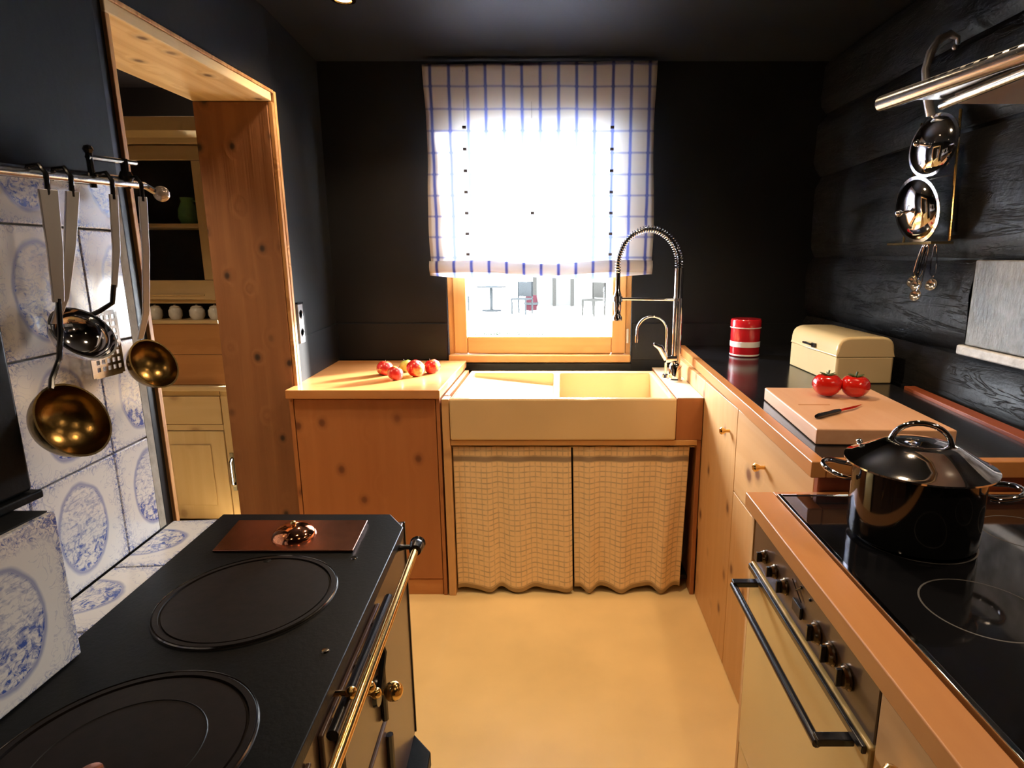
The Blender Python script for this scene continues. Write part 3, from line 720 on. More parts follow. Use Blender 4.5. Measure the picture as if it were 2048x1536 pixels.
# ------------------------------------------------------------ right tall run (door, drawers, black worktop)
FXR = 0.574
t = thing('drawer_cabinet', 'pine cabinet with door and drawer under the black worktop', 'cabinet', (0.88, 1.9, 0))
part('body', (FXR+0.022, XR-.045, 1.285, YB-.035, 0.0, 0.935), 'pine_zl', t)
dr = part('door', (FXR, FXR+0.020, 1.875, CF-.004, 0.004, 0.932), 'pine_zl', t, 0.002)
part('corner_board', (FXR, FXR+0.020, CF-.002, YB-.04, 0.3, 0.932), 'pine_zl', t, 0.002)
def knob(y, z, x, par):
    build('knob', MB().lathe([(0, 0), (.006, 0), (.0055, .012), (.012, .022), (.0125, .028), (.008, .033), (0, .034)], (x, y, z), (-1, 0, 0), n=16), M['brass'], par)
knob(1.954, 0.836, FXR-.0004, dr)
d2 = part('drawer', (FXR, FXR+0.020, 1.283, 1.871, 0.655, 0.932), 'pine_yl', t, 0.002); knob(1.598, 0.834, FXR-.0004, d2)
d3 = part('drawer', (FXR, FXR+0.020, 1.283, 1.871, 0.004, 0.651), 'pine_zl', t, 0.002); knob(1.55, 0.55, FXR-.0004, d3)
part('end_panel', (FXR+0.0, XR-.045, 1.262, 1.281, 0.0, 0.935), 'red_y', t, 0.002)
def xe(y): return 0.5475+(y-1.24)*0.029     # worktop front edge
ct = thing('black_worktop', 'black stone worktop with wooden edging along the timber wall', 'worktop', (0.88, 2.1, 0.936))
sl = MB().prism([(xe(1.272)+0.034, 1.272), (1.10, 1.272), (1.165, 1.99), (1.20, YB-.014), (xe(YB)+0.034, YB-.014)], 0.938, 0.974)
build('slab', sl, M['stone'], ct, bevel=0.001)
build('edging', MB().prism([(xe(1.24), 1.24), (xe(1.24)+.033, 1.2405), (xe(YB)+0.033, YB-.014), (xe(YB), YB-.014)], 0.938, 0.976), M['edge_y'], ct, bevel=0.003)
build('edging', MB().prism([(xe(1.24)+.034, 1.24), (1.205, 1.24), (1.205, 1.271), (xe(1.24)+.035, 1.271)], 0.938, 0.976), M['edge_y'], ct, bevel=0.003)
build('wall_strip', MB().prism([(1.102, 1.273), (1.150, 1.273), (1.205, 1.99), (1.167, 1.99)], 0.938, 0.984), M['red_y'], ct, bevel=0.002)
build('wall_filler', MB().prism([(1.152, 1.273), (XR+.0, 1.273), (XR+.0, 2.5), (1.21, 2.5), (1.206, 1.99)], 0.938, 0.972), M['stone'], ct, bevel=0.001)

ZC = 0.9752
# tin
t = thing('storage_tin', 'red round storage tin with white stripe on the black worktop', 'tin', (0.838, 2.70, ZC))
c = (0.838, 2.70, ZC)
build('can', MB().lathe([(0, 0), (.063, 0), (.065, .004), (.065, .122), (0, .122)], c, n=40), M['red'], t)
build('stripe', MB().lathe([(.0652, .042), (.0660, .043), (.0660, .066), (.0652, .067)], c, n=40), M['white_en'], t)['label'] = 'white band round the red tin'
build('stripe', MB().lathe([(.0652, .003), (.0660, .004), (.0660, .009), (.0652, .010)], c, n=40), M['white_en'], t)
build('lid', MB().lathe([(.0645, .1225), (.067, .1225), (.0675, .126), (.0672, .160), (.063, .166), (0, .167)], c, n=40), M['red'], t)
build('stripe', MB().lathe([(.0676, .126), (.0682, .127), (.0682, .130), (.0676, .131)], c, n=40), M['white_en'], t)
# bread bin: long face to the aisle, end face to the camera
bb = thing('bread_bin', 'cream metal bread bin with domed lid on the black worktop', 'bread bin', (1.062, 2.268, ZC), R(1.5))
bx0, bx1, by0, by1 = 0.960, 1.166, 2.070, 2.468
def rr_prof(x0, x1, z0, z1, flat):
    pts = [(x0, z0), (x1, z0)]
    if flat: return pts+[(x1, z1), (x0, z1)]
    n = 14; zz = z0; w = (x1-x0)/2; h = z1-z0
    for i in range(n+1):
        a = PI*i/n; cx = math.copysign(abs(math.cos(a))**0.38, math.cos(a)); pts.append(((x0+x1)/2+w*cx, zz+h*abs(math.sin(a))**0.62))
    return pts
build('box', MB().prism([(bx0+.006, by0), (bx1-.006, by0), (bx1, by0+.006), (bx1, by1-.006), (bx1-.006, by1), (bx0+.006, by1), (bx0, by1-.006), (bx0, by0+.006)], ZC, ZC+0.093), M['bin_cream'], bb, bevel=0.006, seg=3)
build('lid', MB().prism(rr_prof(bx0, bx1, ZC+0.0945, ZC+0.166, False), by0, by1, 'y'), M['bin_cream'], bb, bevel=0.010, seg=4)
build('handle', MB().tube([(bx0-.002, 2.25, ZC+.112), (bx0-.014, 2.252, ZC+.114), (bx0-.014, 2.318, ZC+.114), (bx0-.002, 2.32, ZC+.112)], 0.0042, 8), M['black'], bb)
build('handle_mount', MB().box(bx0-.008, bx0+.000, 2.235, 2.262, ZC+.103, ZC+.120), M['black'], bb, bevel=.002)

# cutting board, knife, tomatoes
cbd = thing('cutting_board', 'thick pale wooden cutting board under the tomatoes', 'cutting board', (0.78, 1.62, ZC))
q = [(0.641, 1.829), (0.601, 1.343), (0.942, 1.405), (0.963, 1.815)]
build('board', MB().prism([(0.637, 1.825), (0.606, 1.362), (0.930, 1.350), (0.958, 1.812)], ZC, 1.0145), M['board'], cbd, bevel=0.004)
build('groove', MB().prism([(0.655, 1.60), (0.655, 1.603), (0.74, 1.600), (0.74, 1.597)], 1.0140, 1.0150), M['edge_y'], cbd)
kn = thing('paring_knife', 'small paring knife with black handle lying on the cutting board', 'knife', (0.735, 1.52, 1.0145))
def lerp(a, b, f): return tuple(p+(q-p)*f for p, q in zip(a, b))
K0, K1 = Vector((0.640, 1.449, 1.0215)), Vector((0.826, 1.584, 1.0185)); kd = (K1-K0).normalized(); kn_ = Vector((-kd.y, kd.x, 0))
hp = [K0+kd*s for s in (0, .012, .05, .085, .108)]
build('handle', MB().tube(hp, [.005, .0072, .0062, .0070, .0055], 10), M['black'], kn)
bp = [K0+kd*.106+kn_*.007, K0+kd*.106-kn_*.006, K0+kd*.17-kn_*.008, K1+kn_*.004, K0+kd*.17+kn_*.007]
b = MB(); vs = [p+Vector((0, 0, .0008)) for p in bp]+[p-Vector((0, 0, .0008)) for p in bp]
b.add(vs, [(0, 1, 2, 3, 4), (9, 8, 7, 6, 5)]+[(i, i+5, (i+1) % 5+5, (i+1) % 5) for i in range(5)])
build('blade', b, M['chrome'], kn)
def tomato(x, y, r, lab, rz):
    t = thing('tomato', lab, 'tomato', (x, y, 1.0147), 0, 'tomatoes on the cutting board')
    b = MB(); NU, NV = 36, 14
    vs = []
    for j in range(NV+1):
        a = PI*j/NV
        for i in range(NU):
            ph = 2*PI*i/NU; lob = 1+0.045*math.sin(a)*math.cos(5*ph+rz)
            rad = r*math.sin(a)*lob; h = -0.86*r*math.cos(a)
            if a > PI*0.72: h -= r*0.35*((a/PI-0.72)/0.28)**2
            vs.append((x+rad*math.cos(ph), y+rad*math.sin(ph), 1.0147+0.86*r+h))
    b.add(vs, [(j*NU+i, j*NU+(i+1) % NU, (j+1)*NU+(i+1) % NU, (j+1)*NU+i) for j in range(NV) for i in range(NU)], True)
    build('fruit', b, M['tomato'], t)
    zt = 1.0147+0.86*r*2-r*.35+.001; b = MB()
    for k in range(6):
        a = k*PI/3+rz; b.tube([(x, y, zt+.002), (x+.010*math.cos(a), y+.010*math.sin(a), zt+.008), (x+.024*math.cos(a), y+.024*math.sin(a), zt+.0115)], [.003, .0028, .0008], 6)
    b.tube([(x, y, zt), (x+.003, y, zt+.020)], .0025, 6)
    build('calyx', b, M['calyx'], t)
tomato(0.776, 1.705, 0.0405, 'ripe red tomato on the cutting board, nearer the window', 0.3)
tomato(0.850, 1.690, 0.0395, 'ripe red tomato on the cutting board, nearer the timber wall', 1.1)

# ------------------------------------------------------------ cooker run
ov = thing('oven', 'built-in oven with cream door below the hob, dark handle', 'oven', (0.70, 0.98, 0))
OX = 0.428; OY0, OY1 = 0.700, 1.222
part('body', (OX+.022, 1.0, OY0+.003, OY1-.003, 0.27, 0.852), 'shadow', ov)
cp = part('control_panel', (OX, OX+.020, OY0, OY1, 0.757, 0.862), 'enamel_brown', ov, 0.002)
dp = part('door', (OX-.004, OX+.020, OY0, OY1, 0.285, 0.752), 'oven_cream', ov, 0.003)
for y, r in ((1.148, .014), (1.088, .014), (1.033, .016), (0.890, .019), (0.836, .019), (0.782, .019)):
    k = build('knob', MB().lathe([(0, 0), (r, 0), (r*1.02, .003), (r*.86, .005), (r*.80, .010), (0, .0105)], (OX-.0004, y, .800), (-1, 0, 0), n=24), M['knob_dark'], cp)
    k2 = build('knob_grip', MB().box(OX-.019, OX-.0105, y-.003, y+.003, .800-r*.75, .800+r*.75), M['black'], cp, bevel=.001)
part('clock', (OX-.006, OX-.0004, 0.950, 0.988, .783, .806), 'black', cp, 0.002)
b = MB().tube([(OX-.003, .985, .82), (OX-.003, .96, .842)], .0012, 5).tube([(OX-.003, .955, .815), (OX-.003, 1.0, .835)], .0010, 5)
build('symbols', b, M['black'], cp)
for y in (0.925, 0.965): build('indicator', MB().ball((OX-.001, y, .838), .003, 8), M['black'], cp)
HX = 0.372
build('handle', MB().tube([(HX, .742, .722), (HX, 1.172, .722)], 0.0075, 12), M['black'], dp)
part('handle_strip', (OX-.012, OX-.0045, .705, 1.215, .738, .751), 'black', dp, .002)
part('handle_bracket', (HX-.003, OX-.005, .735, .752, .722, .734), 'black', dp, .002)
part('handle_bracket', (HX-.003, OX-.005, 1.160, 1.178, .722, .734), 'black', dp, .002)
part('base_drawer', (OX-.002, OX+.020, OY0, OY1, 0.06, 0.280), 'oven_cream', ov, .002)
t = thing('cooker_cabinet', 'pine cabinet around the oven, drawer front beside it', 'cabinet', (0.8, 0.4, 0))
part('side_board', (OX-.002, XR-.045, OY1+.003, OY1+.020, 0.0, .864), 'pine_zl', t, .002)
part('body', (OX+.022, XR-.045, -0.30, OY0-.004, 0.0, .864), 'pine_zl', t, .002)
dd = part('drawer', (OX, OX+.020, 0.12, OY0-.004, 0.60, .862), 'pine_yl', t, .002); knob(0.615, 0.795, OX-.0004, dd)
part('door', (OX, OX+.020, 0.12, OY0-.004, 0.03, .596), 'pine_zl', t, .002)
t = thing('cooker_worktop', 'wooden worktop framing the black glass hob', 'worktop', (0.8, 0.6, .866))
build('front_board', MB().prism([(.4045, -.3), (.4675, -.3), (.4730, 1.2575), (.4130, 1.2575)], .866, .900), M['edge_y'], t, bevel=.003)
part('back_board', (1.045, XR-.035, -.3, 1.2575, .866, .900), 'edge_y', t, .002)
part('far_board', (.474, 1.044, 1.235, 1.2575, .866, .900), 'edge_y', t, .002)
part('near_board', (.474, 1.044, -.3, 0.36, .866, .900), 'edge_y', t, .002)
hb = thing('hob', 'black glass hob with steel trim and printed rings', 'hob', (0.75, 0.8, .880))
part('glass', (.484, 1.036, .370, 1.227, .880, .9025), 'glass_hob', hb, .001)
for a in ((.475, .4835, .362, 1.234), (1.0365, 1.0435, .362, 1.234), (.484, 1.036, 1.2275, 1.234), (.484, 1.036, .362, .3695)): part('trim', (*a, .882, .9045), 'chrome', hb, .001)
for x, y, r in ((.625, .800, .082), (.655, 1.03, .10), (.88, .80, .09), (.88, 1.05, .075), (.63, .53, .08), (.88, .53, .09)):
    build('cooking_ring', MB().lathe([(r-.0014, 0.9026), (r, 0.9028), (r, 0.9028), (r+.0014, .9026)], (x, y, 0), n=64), M['hob_mark'], hb)
part('control_marks', (.50, .520, .42, .44, .9026, .9030), 'hob_mark', hb, 0)

# pot
PX, PY, PZ = 0.650, 1.035, 0.9032
pt = thing('casserole_pot', 'large black casserole pot with shiny lid on the hob', 'pot', (PX, PY, PZ))
pr_ = .108; PH = .136
build('body', MB().lathe([(0, 0), (pr_-.012, 0), (pr_-.002, .008), (pr_, .02), (pr_, PH), (pr_+.004, PH+.003), (pr_-.003, PH+.003), (pr_-.003, .01), (0, .008)], (PX, PY, PZ), n=64), M['pot'], pt)
zl = PZ+PH+.0035
ld = build('lid', MB().lathe([(0, .0), (pr_+.010, .0), (pr_+.015, .002), (pr_+.015, .005), (pr_+.004, .009), (pr_-.010, .018), (pr_-.030, .029), (pr_*.55, .039), (pr_*.28, .044), (0, .046)], (PX, PY, zl), n=64), M['chrome'], pt)
hd = Vector((math.cos(R(-28)), math.sin(R(-28)), 0))
c0 = Vector((PX, PY, zl+.043)); 
arch = [c0+hd*(.046*math.cos(a))+Vector((0, 0, .036*math.sin(a)-.002)) for a in [PI*i/14 for i in range(15)]]
arch = [c0+hd*.052+Vector((0, 0, -.006))]+arch+[c0-hd*.052+Vector((0, 0, -.006))]
build('lid_handle', MB().tube(arch, [.008, .007]+[.0052]*13+[.007, .008], 10), M['chrome'], ld)
for s in (1, -1):
    side = Vector((-hd.y, hd.x, 0)); base = Vector((PX, PY, PZ+PH-.026))
    pts = [base+hd*s*(pr_-.002)+side*.042, base+hd*s*(pr_+.014)+side*.043, base+hd*s*(pr_+.040)+side*.030+Vector((0, 0, .006)), base+hd*s*(pr_+.050)+Vector((0, 0, .008)),
           base+hd*s*(pr_+.040)-side*.030+Vector((0, 0, .006)), base+hd*s*(pr_+.014)-side*.043, base+hd*s*(pr_-.002)-side*.042]
    sm_ = []
    for i in range(len(pts)-1):
        p0, p1, p2, p3 = pts[max(i-1, 0)], pts[i], pts[i+1], pts[min(i+2, len(pts)-1)]
        for f in (0, .25, .5, .75): sm_.append(.5*((2*p1)+(p2-p0)*f+(2*p0-5*p1+4*p2-p3)*f*f+(3*p1-p0-3*p2+p3)*f**3))
    sm_.append(pts[-1]); build('handle', MB().tube(sm_, .0048, 10), M['chrome'], pt)
build('steam_knob', MB().ball((PX-.075, PY+.07, zl+.022), .006, 10), M['chrome'], ld)

# ------------------------------------------------------------ hood
hdn = thing('cooker_hood', 'steel cooker hood with tubular front bar on the right', 'cooker hood', (1.0, 1.0, 1.74))
part('body', (.869, XR-.01, .50, 1.440, 1.752, 1.790), 'darksteel', hdn, .004)
part('filter_panel', (.875, XR-.02, .51, 1.434, 1.744, 1.7515), 'hoodlit', hdn, .001)
b = MB(); b.prism([(.745, 1.455), (.868, 1.446), (.868, .87), (.862, .87)], 1.756, 1.772)
build('visor', b, M['darksteel'], hdn, bevel=.002)
g0, g1 = Vector((.729, 1.472, 1.752)), Vector((.846, .87, 1.752))
build('front_bar', MB().tube([g0, g0.lerp(g1, .01), g1], [.010, .0165, .0165], 16), M['steel'], hdn)
build('side_bar', MB().tube([(.858, 1.448, 1.744), (.858, .52, 1.744)], .009, 12), M['steel'], hdn)
bd = (g1-g0).normalized(); b = MB()
for i in range(9):
    c = g0+bd*(.165+i*.030)+Vector((-.0085, 0, .0085)); s_ = bd*.008; u = Vector((.006, 0, .010))
    b.tube([c-s_, c+s_], .0055, 8)
build('vent_slots', b, M['black'], hdn)
part('lamp', (1.00, 1.05, .92, .97, 1.739, 1.7435), 'lamp', hdn, .001)
part('chimney', (1.00, XR-.01, .80, 1.10, 1.790, CZ-.002), 'darksteel', hdn, .003)

# ------------------------------------------------------------ rack of lids on the timber wall
rk = thing('lid_rack', 'brass wall rack holding two lids on black timbers', 'rack', (1.17, 2.0, 1.45))
RX = 1.186
b = MB().tube([(RX, 1.878, 1.46), (RX, 1.905, 1.84)], .0045, 8); build('upright', b, M['brass'], rk)
build('upright', MB().tube([(RX, 2.128, 1.46), (RX, 2.098, 1.84)], .0045, 8), M['brass'], rk)
part('shelf', (1.120, RX+.004, 1.862, 2.110, 1.450, 1.458), 'brass', rk, .001)
build('crossbar', MB().tube([(RX, 1.89, 1.655), (RX, 2.11, 1.655)], .003, 6).tube([(RX, 1.902, 1.80), (RX, 2.10, 1.80)], .003, 6), M['steel'], rk)
sw = [(1.145, 1.985, 1.84), (1.122, 1.98, 1.90), (1.109, 1.98, 1.967), (1.120, 1.98, 2.016), (1.142, 1.98, 2.053), (1.172, 1.98, 2.067), (1.196, 1.98, 2.056), (1.199, 1.98, 2.037)]
build('swan_hook', MB().tube(sw, [.014, .013, .011, .013, .013, .011, .008, .006], 12).ball((1.190, 1.98, 2.030), .008, 10).tube([(RX, 1.97, 1.80), (1.150, 1.985, 1.84)], .005, 8), M['satin'], rk)
def pot_lid(cx, cy, cz, r, tilt, yaw, lab):
    t = thing('pot_lid', lab, 'lid', (cx, cy, cz-r), 0, 'lids in the wall rack')
    ax = Vector((-math.cos(yaw)*math.cos(tilt), -math.sin(yaw)*math.cos(tilt), math.sin(tilt)))
    d = build('dome', MB().lathe([(0, .002), (r*.93, .0), (r, .001), (r, .005), (r*.90, .006), (r*.84, .014), (r*.62, .026), (r*.35, .033), (0, .036)], (cx, cy, cz), ax, n=48), M['chrome'], t)
    c = Vector((cx, cy, cz))
    build('knob', MB().tube([c+ax*.034, c+ax*.055], .0045, 10).ball(c+ax*.064, .011, 14), M['chrome'], t)
pot_lid(1.155, 1.965, 1.748, .094, R(4), R(12), 'shiny steel lid, upper one in the wall rack')
pot_lid(1.132, 1.972, 1.558, .103, R(-10), R(6), 'shiny steel lid, lower one in the wall rack')
spn = [((1.178, 1.995, 1.449), (1.176, 2.025, 1.330), 'small measuring spoon hanging leftmost under the rack'),
       ((1.174, 1.980, 1.449), (1.166, 1.985, 1.320), 'small measuring spoon hanging second from left under the rack'),
       ((1.168, 1.955, 1.449), (1.150, 1.955, 1.290), 'small measuring spoon hanging lowest under the rack'),
       ((1.174, 1.925, 1.449), (1.172, 1.915, 1.325), 'small measuring spoon hanging rightmost under the rack')]
for a, c, lab in spn:
    t = thing('measuring_spoon', lab, 'spoon', c, 0, 'measuring spoons under the rack')
    A, Cc = Vector(a), Vector(c); w = Vector((-.002, .011, 0)); low = A.lerp(Cc, .72)
    loop = [A, A+w*.5-Vector((0, 0, .006)), A.lerp(Cc, .4)+w, low+w, low-Vector((0, 0, .012)), low-w, A.lerp(Cc, .4)-w, A-w*.5-Vector((0, 0, .006))]
    build('wire_handle', MB().tube(loop, .0017, 6, closed=True).tube([low-Vector((0, 0, .012)), Cc+Vector((0, 0, .014))], .0016, 6), M['chrome'], t)
    build('bowl', MB().lathe([(0, -.011), (.012, -.008), (.0175, .0), (.0190, .005), (.0178, .005), (.011, -.004), (0, -.008)], c, (-.85, -.4, .25), n=20), M['steel'], t)
    t2 = MB().tube([A+Vector((0, 0, 0)), A+Vector((0, 0, .004))], .001, 5)

# ------------------------------------------------------------ tiles on the chimney pier, ledge and plinth
tw = struct('wall_tiling', (-0.8, 0.9, 0.86))
def tile(w, h, th, loc, rot, cutx=0.0):
    """face in local XZ, pattern centred on the full tile"""
    x0, x1 = -0.0985, -0.0985+w; b = MB().box(x0, x1, -th, 0, -0.0985, -0.0985+h)
    me_key = f't{w:.3f}{h:.3f}{th:.3f}'
    if me_key not in tile.cache:
        me = bpy.data.meshes.new('tile'); me.from_pydata(b.v, [], b.f); me.materials.append(M['tile']); tile.cache[me_key] = me
    o = bpy.data.objects.new('tile', tile.cache[me_key]); COL.objects.link(o); o.parent = tw
    o.location = Vector(loc)-ORG[tw.name]; o.rotation_euler = rot
    d = o.modifiers.new('bevel', 'BEVEL'); d.width = .002; d.segments = 2
    return o
tile.cache = {}
ang = math.atan2(PDv.y, PDv.x)     # local +X runs towards the camera... face normal (-Y local) must face the kitchen
# local X -> -PDv (away from camera) so that local -Y faces +x side
rz = math.atan2(-PDv.y, -PDv.x)
cols = [(0.045, .103), (.150, .197), (.350, .197), (.550, .197), (.750, .197)]
zrow = [(0.8600, .197), (1.060, .197), (1.260, .197), (1.460, .084)]
for s0, w in cols:
    for z0, h in zrow:
        # anchor: local x=-0.0985 is the camera-side edge of the tile
        sE = s0+w; q = pier(sE, 0.002); 
        lx = 0.0985; p = Vector((q[0], q[1]))-PDv*lx
        tile(w, h, .010, (p.x, p.y, z0+.0985), (0, 0, rz))
build('tile_edging', MB().prism([pier(0.022, .0), pier(0.022, .011), pier(0.0435, .011), pier(.0435, 0.0)], .86, 1.545), M['grout'], tw)
build('backing', MB().prism([pier(.0435, .0005), pier(1.0, .0005), pier(1.0, .0018), pier(.0435, .0018)], .862, 1.545), M['grout'], tw)
# ledge behind the stove
def ledge_poly(s0, s1, o0, o1): return [pier(s0, o0), pier(s1, o0), pier(s1, o1), pier(s0, o1)]
build('ledge_body', MB().prism(ledge_poly(0, .9, .002, .108), 0.0, .848), M['grout'], tw)
for s0 in (.002, .202, .402, .602):
    q = Vector(pier(s0+.197, .0145)); p = q-PDv*.0985
    nrm = Vector((-PDv.y, PDv.x)); p = p+nrm*.0465
    o = tile(.197, .092, .010, (p.x, p.y, .859), (R(-90), 0, rz)); 
    o.location = Vector((p.x+nrm.x*(.008-.061), p.y+nrm.y*(.008-.061), .849))-ORG[tw.name]
# low tiled plinth near the camera with the black flue box on it
PLX = -0.6775
build('plinth_body', MB().box(-0.80, PLX-.0105, 0.0, .752, 0.862, 1.078), M['wall'], tw)
for k in range(4):
    o = tile(.197, .215, .010, (PLX-.010, .753-.0985-k*.2, .862+.0985), (0, 0, PI/2)); 
for o in tw.children: pass
fl = thing('flue_box', 'black metal flue box standing on the low tiled plinth', 'flue', (-.75, .62, 1.0785))
part('casing', (-.765, -.735, .46, .790, 1.092, 1.44), 'iron', fl, .006)
part('collar', (-.770, -.728, .455, .797, 1.079, 1.0915), 'iron', fl, .003)

# ------------------------------------------------------------ utensil rail
rl = thing('utensil_rail', 'black iron rail with glass ball end on the tiled wall', 'rail', (-.77, .85, 1.53))
r0, r1 = Vector((-.748, .40, 1.505)), Vector((-.768, 1.160, 1.540))
build('rail', MB().tube([r0, r1], .0065, 10), M['steel'], rl)['label'] = 'bright steel rail'
build('backbar', MB().tube([r0+Vector((-.03, 0, .004)), Vector((-.795, 1.14, 1.545))], .010, 8), M['black'], rl)
for y in (.60, 1.035):
    f = (y-.40)/.76; p = r0.lerp(r1, f)
    build('bracket', MB().tube([p+Vector((-.045, 0, .004)), p], .008, 8).tube([p+Vector((-.004, 0, -.012)), p+Vector((-.004, 0, .045))], .005, 8).ball(p+Vector((-.004, 0, .048)), .008, 8), M['black'], rl)
build('top_bar', MB().tube([(-.768, 1.03, 1.570), (-.772, 1.150, 1.578)], .0045, 8).tube([(-.769, 1.115, 1.53), (-.770, 1.118, 1.58)], .006, 8).ball((-.769, 1.117, 1.550), .012, 8), M['black'], rl)
build('end_stem', MB().tube([r1, r1+Vector((.004, .012, -.006)), r1+Vector((.008, .020, -.010))], .006, 8), M['chrome'], rl)
build('glass_ball', MB().ball(r1+Vector((.012, .028, -.012)), .0145, 14), M['crystal'], rl)

def bowl(c, ax, r, depth, m, par, name='bowl'):
    n = 10; prof = [(0, -depth)]
    for i in range(1, n+1): a = PI/2*i/n; prof.append((r*math.sin(a), -depth*math.cos(a)))
    prof.append((r+.0015, .001)); prof.append((r-.0015, .001))
    for i in range(n-1, 0, -1): a = PI/2*i/n; prof.append(((r-.0018)*math.sin(a), -(depth-.0018)*math.cos(a)))
    prof.append((0, -(depth-.0018)))
    return build(name, MB().lathe(prof, c, ax, n=40), M[m], par)
def strip(pts, w, th, wd=(.45, .89, 0)):
    """flat bar following pts, width along wd"""
    b = MB(); pts = [Vector(p) for p in pts]; W_ = Vector(wd).normalized(); vs = []
    ws = w if isinstance(w, list) else [w]*len(pts)
    for i, p in enumerate(pts):
        T = (pts[min(i+1, len(pts)-1)]-pts[max(i-1, 0)]).normalized(); Nn = T.cross(W_).normalized()
        for a, c in ((-1, -1), (1, -1), (1, 1), (-1, 1)): vs.append(p+W_*a*ws[i]/2+Nn*c*th/2)
    fs = []
    for i in range(len(pts)-1):
        for k in range(4): fs.append((i*4+k, i*4+(k+1) % 4, (i+1)*4+(k+1) % 4, (i+1)*4+k))
    m = len(pts)-1; fs += [(3, 2, 1, 0), (m*4, m*4+1, m*4+2, m*4+3)]
    return b.add(vs, fs)
def hooktop(y, m, par, x=-.752):
    z = 1.505+(y-.4)/.76*.035
    b = MB().tube([(x+.012, y, z-.030), (x+.014, y, z), (x+.006, y, z+.012), (x-.010, y, z+.010), (x-.016, y, z-.006)], .0035, 8)
    build('hook', b, M[m], par)
    return (x+.013, y, z-.022)
# 1: big brass ladle
t = thing('brass_ladle', 'large brass soup ladle hanging leftmost on the rail', 'ladle', (-.72, .85, 1.13), 0)
h0 = hooktop(.905, 'black', t)
bc = Vector((-.715, .853, 1.176)); ax = Vector((.93, -.08, .40)).normalized()
bowl(bc, ax, .056, .046, 'brass_sat', t)
build('handle', strip([h0, (-.742, .903, 1.42), (-.745, .897, 1.345)], [.024, .020, .014], .005), M['satin'], t, bevel=.001)
build('neck', MB().tube([(-.745, .898, 1.35), (-.746, .893, 1.30), (-.744, .880, 1.262), (-.735, .850, 1.237), (-.728, .838, 1.225)], .0038, 8), M['black'], t)
# 2: chrome ladle
t = thing('chrome_ladle', 'polished chrome ladle hanging second on the rail', 'ladle', (-.75, .94, 1.26), 0)
h0 = hooktop(.950, 'black', t)
bc = Vector((-.752, .943, 1.293)); ax2 = Vector((.80, -.15, .58)).normalized()
bowl(bc, ax2, .047, .034, 'chrome', t)
build('handle', strip([h0, (-.748, .940, 1.43), (-.753, .918, 1.350), (-.765, .908, 1.312)], [.018, .016, .013, .011], .005), M['satin'], t, bevel=.001)
# 3: slotted turner
t = thing('slotted_turner', 'grey slotted turner with bent neck, third on the rail', 'spatula', (-.79, 1.04, 1.22), 0)
h0 = hooktop(1.036, 'black', t)
build('handle', strip([h0, (-.746, 1.033, 1.42), (-.752, 1.024, 1.36)], [.013, .012, .009], .004), M['satin'], t, bevel=.001)
build('neck', MB().tube([(-.752, 1.024, 1.365), (-.756, 1.020, 1.335), (-.772, 1.010, 1.322), (-.786, 1.005, 1.315)], .004, 8), M['black'], t)
pl = []
b = MB(); yc, zc = 1.035, 1.262; cell = .0125
nY, nZ = 5, 8
for i in range(nY):
    for j in range(nZ):
        y0_ = yc-.032+i*cell; z0_ = zc-.050+j*cell; g = .0050
        for (a0, a1, c0_, c1_) in ((0, cell, 0, g), (0, g, g, cell)): b.box(-.792, -.790, y0_+a0, y0_+a1, z0_+c0_, z0_+c1_)
b.box(-.792, -.790, yc-.038, yc-.0318, zc-.054, zc+.054); b.box(-.792, -.790, yc+.0305, yc+.037, zc-.054, zc+.054); b.box(-.792, -.790, yc-.032, yc+.031, zc+.050, zc+.058)
b.box(-.792, -.790, yc-.032, yc+.031, zc-.056, zc-.050)
build('blade', b, M['steel'], t)
# 4: small brass ladle
t = thing('brass_ladle', 'small brass ladle hanging rightmost on the rail', 'ladle', (-.76, 1.10, 1.18), 0)
h0 = hooktop(1.115, 'black', t, -.757)
bc = Vector((-.758, 1.105, 1.216)); ax4 = Vector((.90, -.18, .40)).normalized()
bowl(bc, ax4, .047, .036, 'brass_sat', t)
build('handle', strip([h0, (-.752, 1.115, 1.42), (-.765, 1.112, 1.31), (-.780, 1.108, 1.262)], [.014, .013, .012, .010], .004), M['satin'], t, bevel=.001)

# ------------------------------------------------------------ old range cooker
ST = thing('range_cooker', 'old black cast-iron wood-burning range with brass rail', 'range', (-0.50, 0.70, 0), R(3))
def Lc(x, y):   # world -> "unrotated" world about the range's base
    dx, dy = x+.50, y-.70; a = -R(3); return (-.50+dx*math.cos(a)-dy*math.sin(a), .70+dx*math.sin(a)+dy*math.cos(a))
c1, c2, c3, c4, c5 = Lc(-.738, 1.228), Lc(-.372, 1.228), Lc(-.327, 1.163), Lc(-.270, .10), Lc(-.672, .08)
ZS = .860
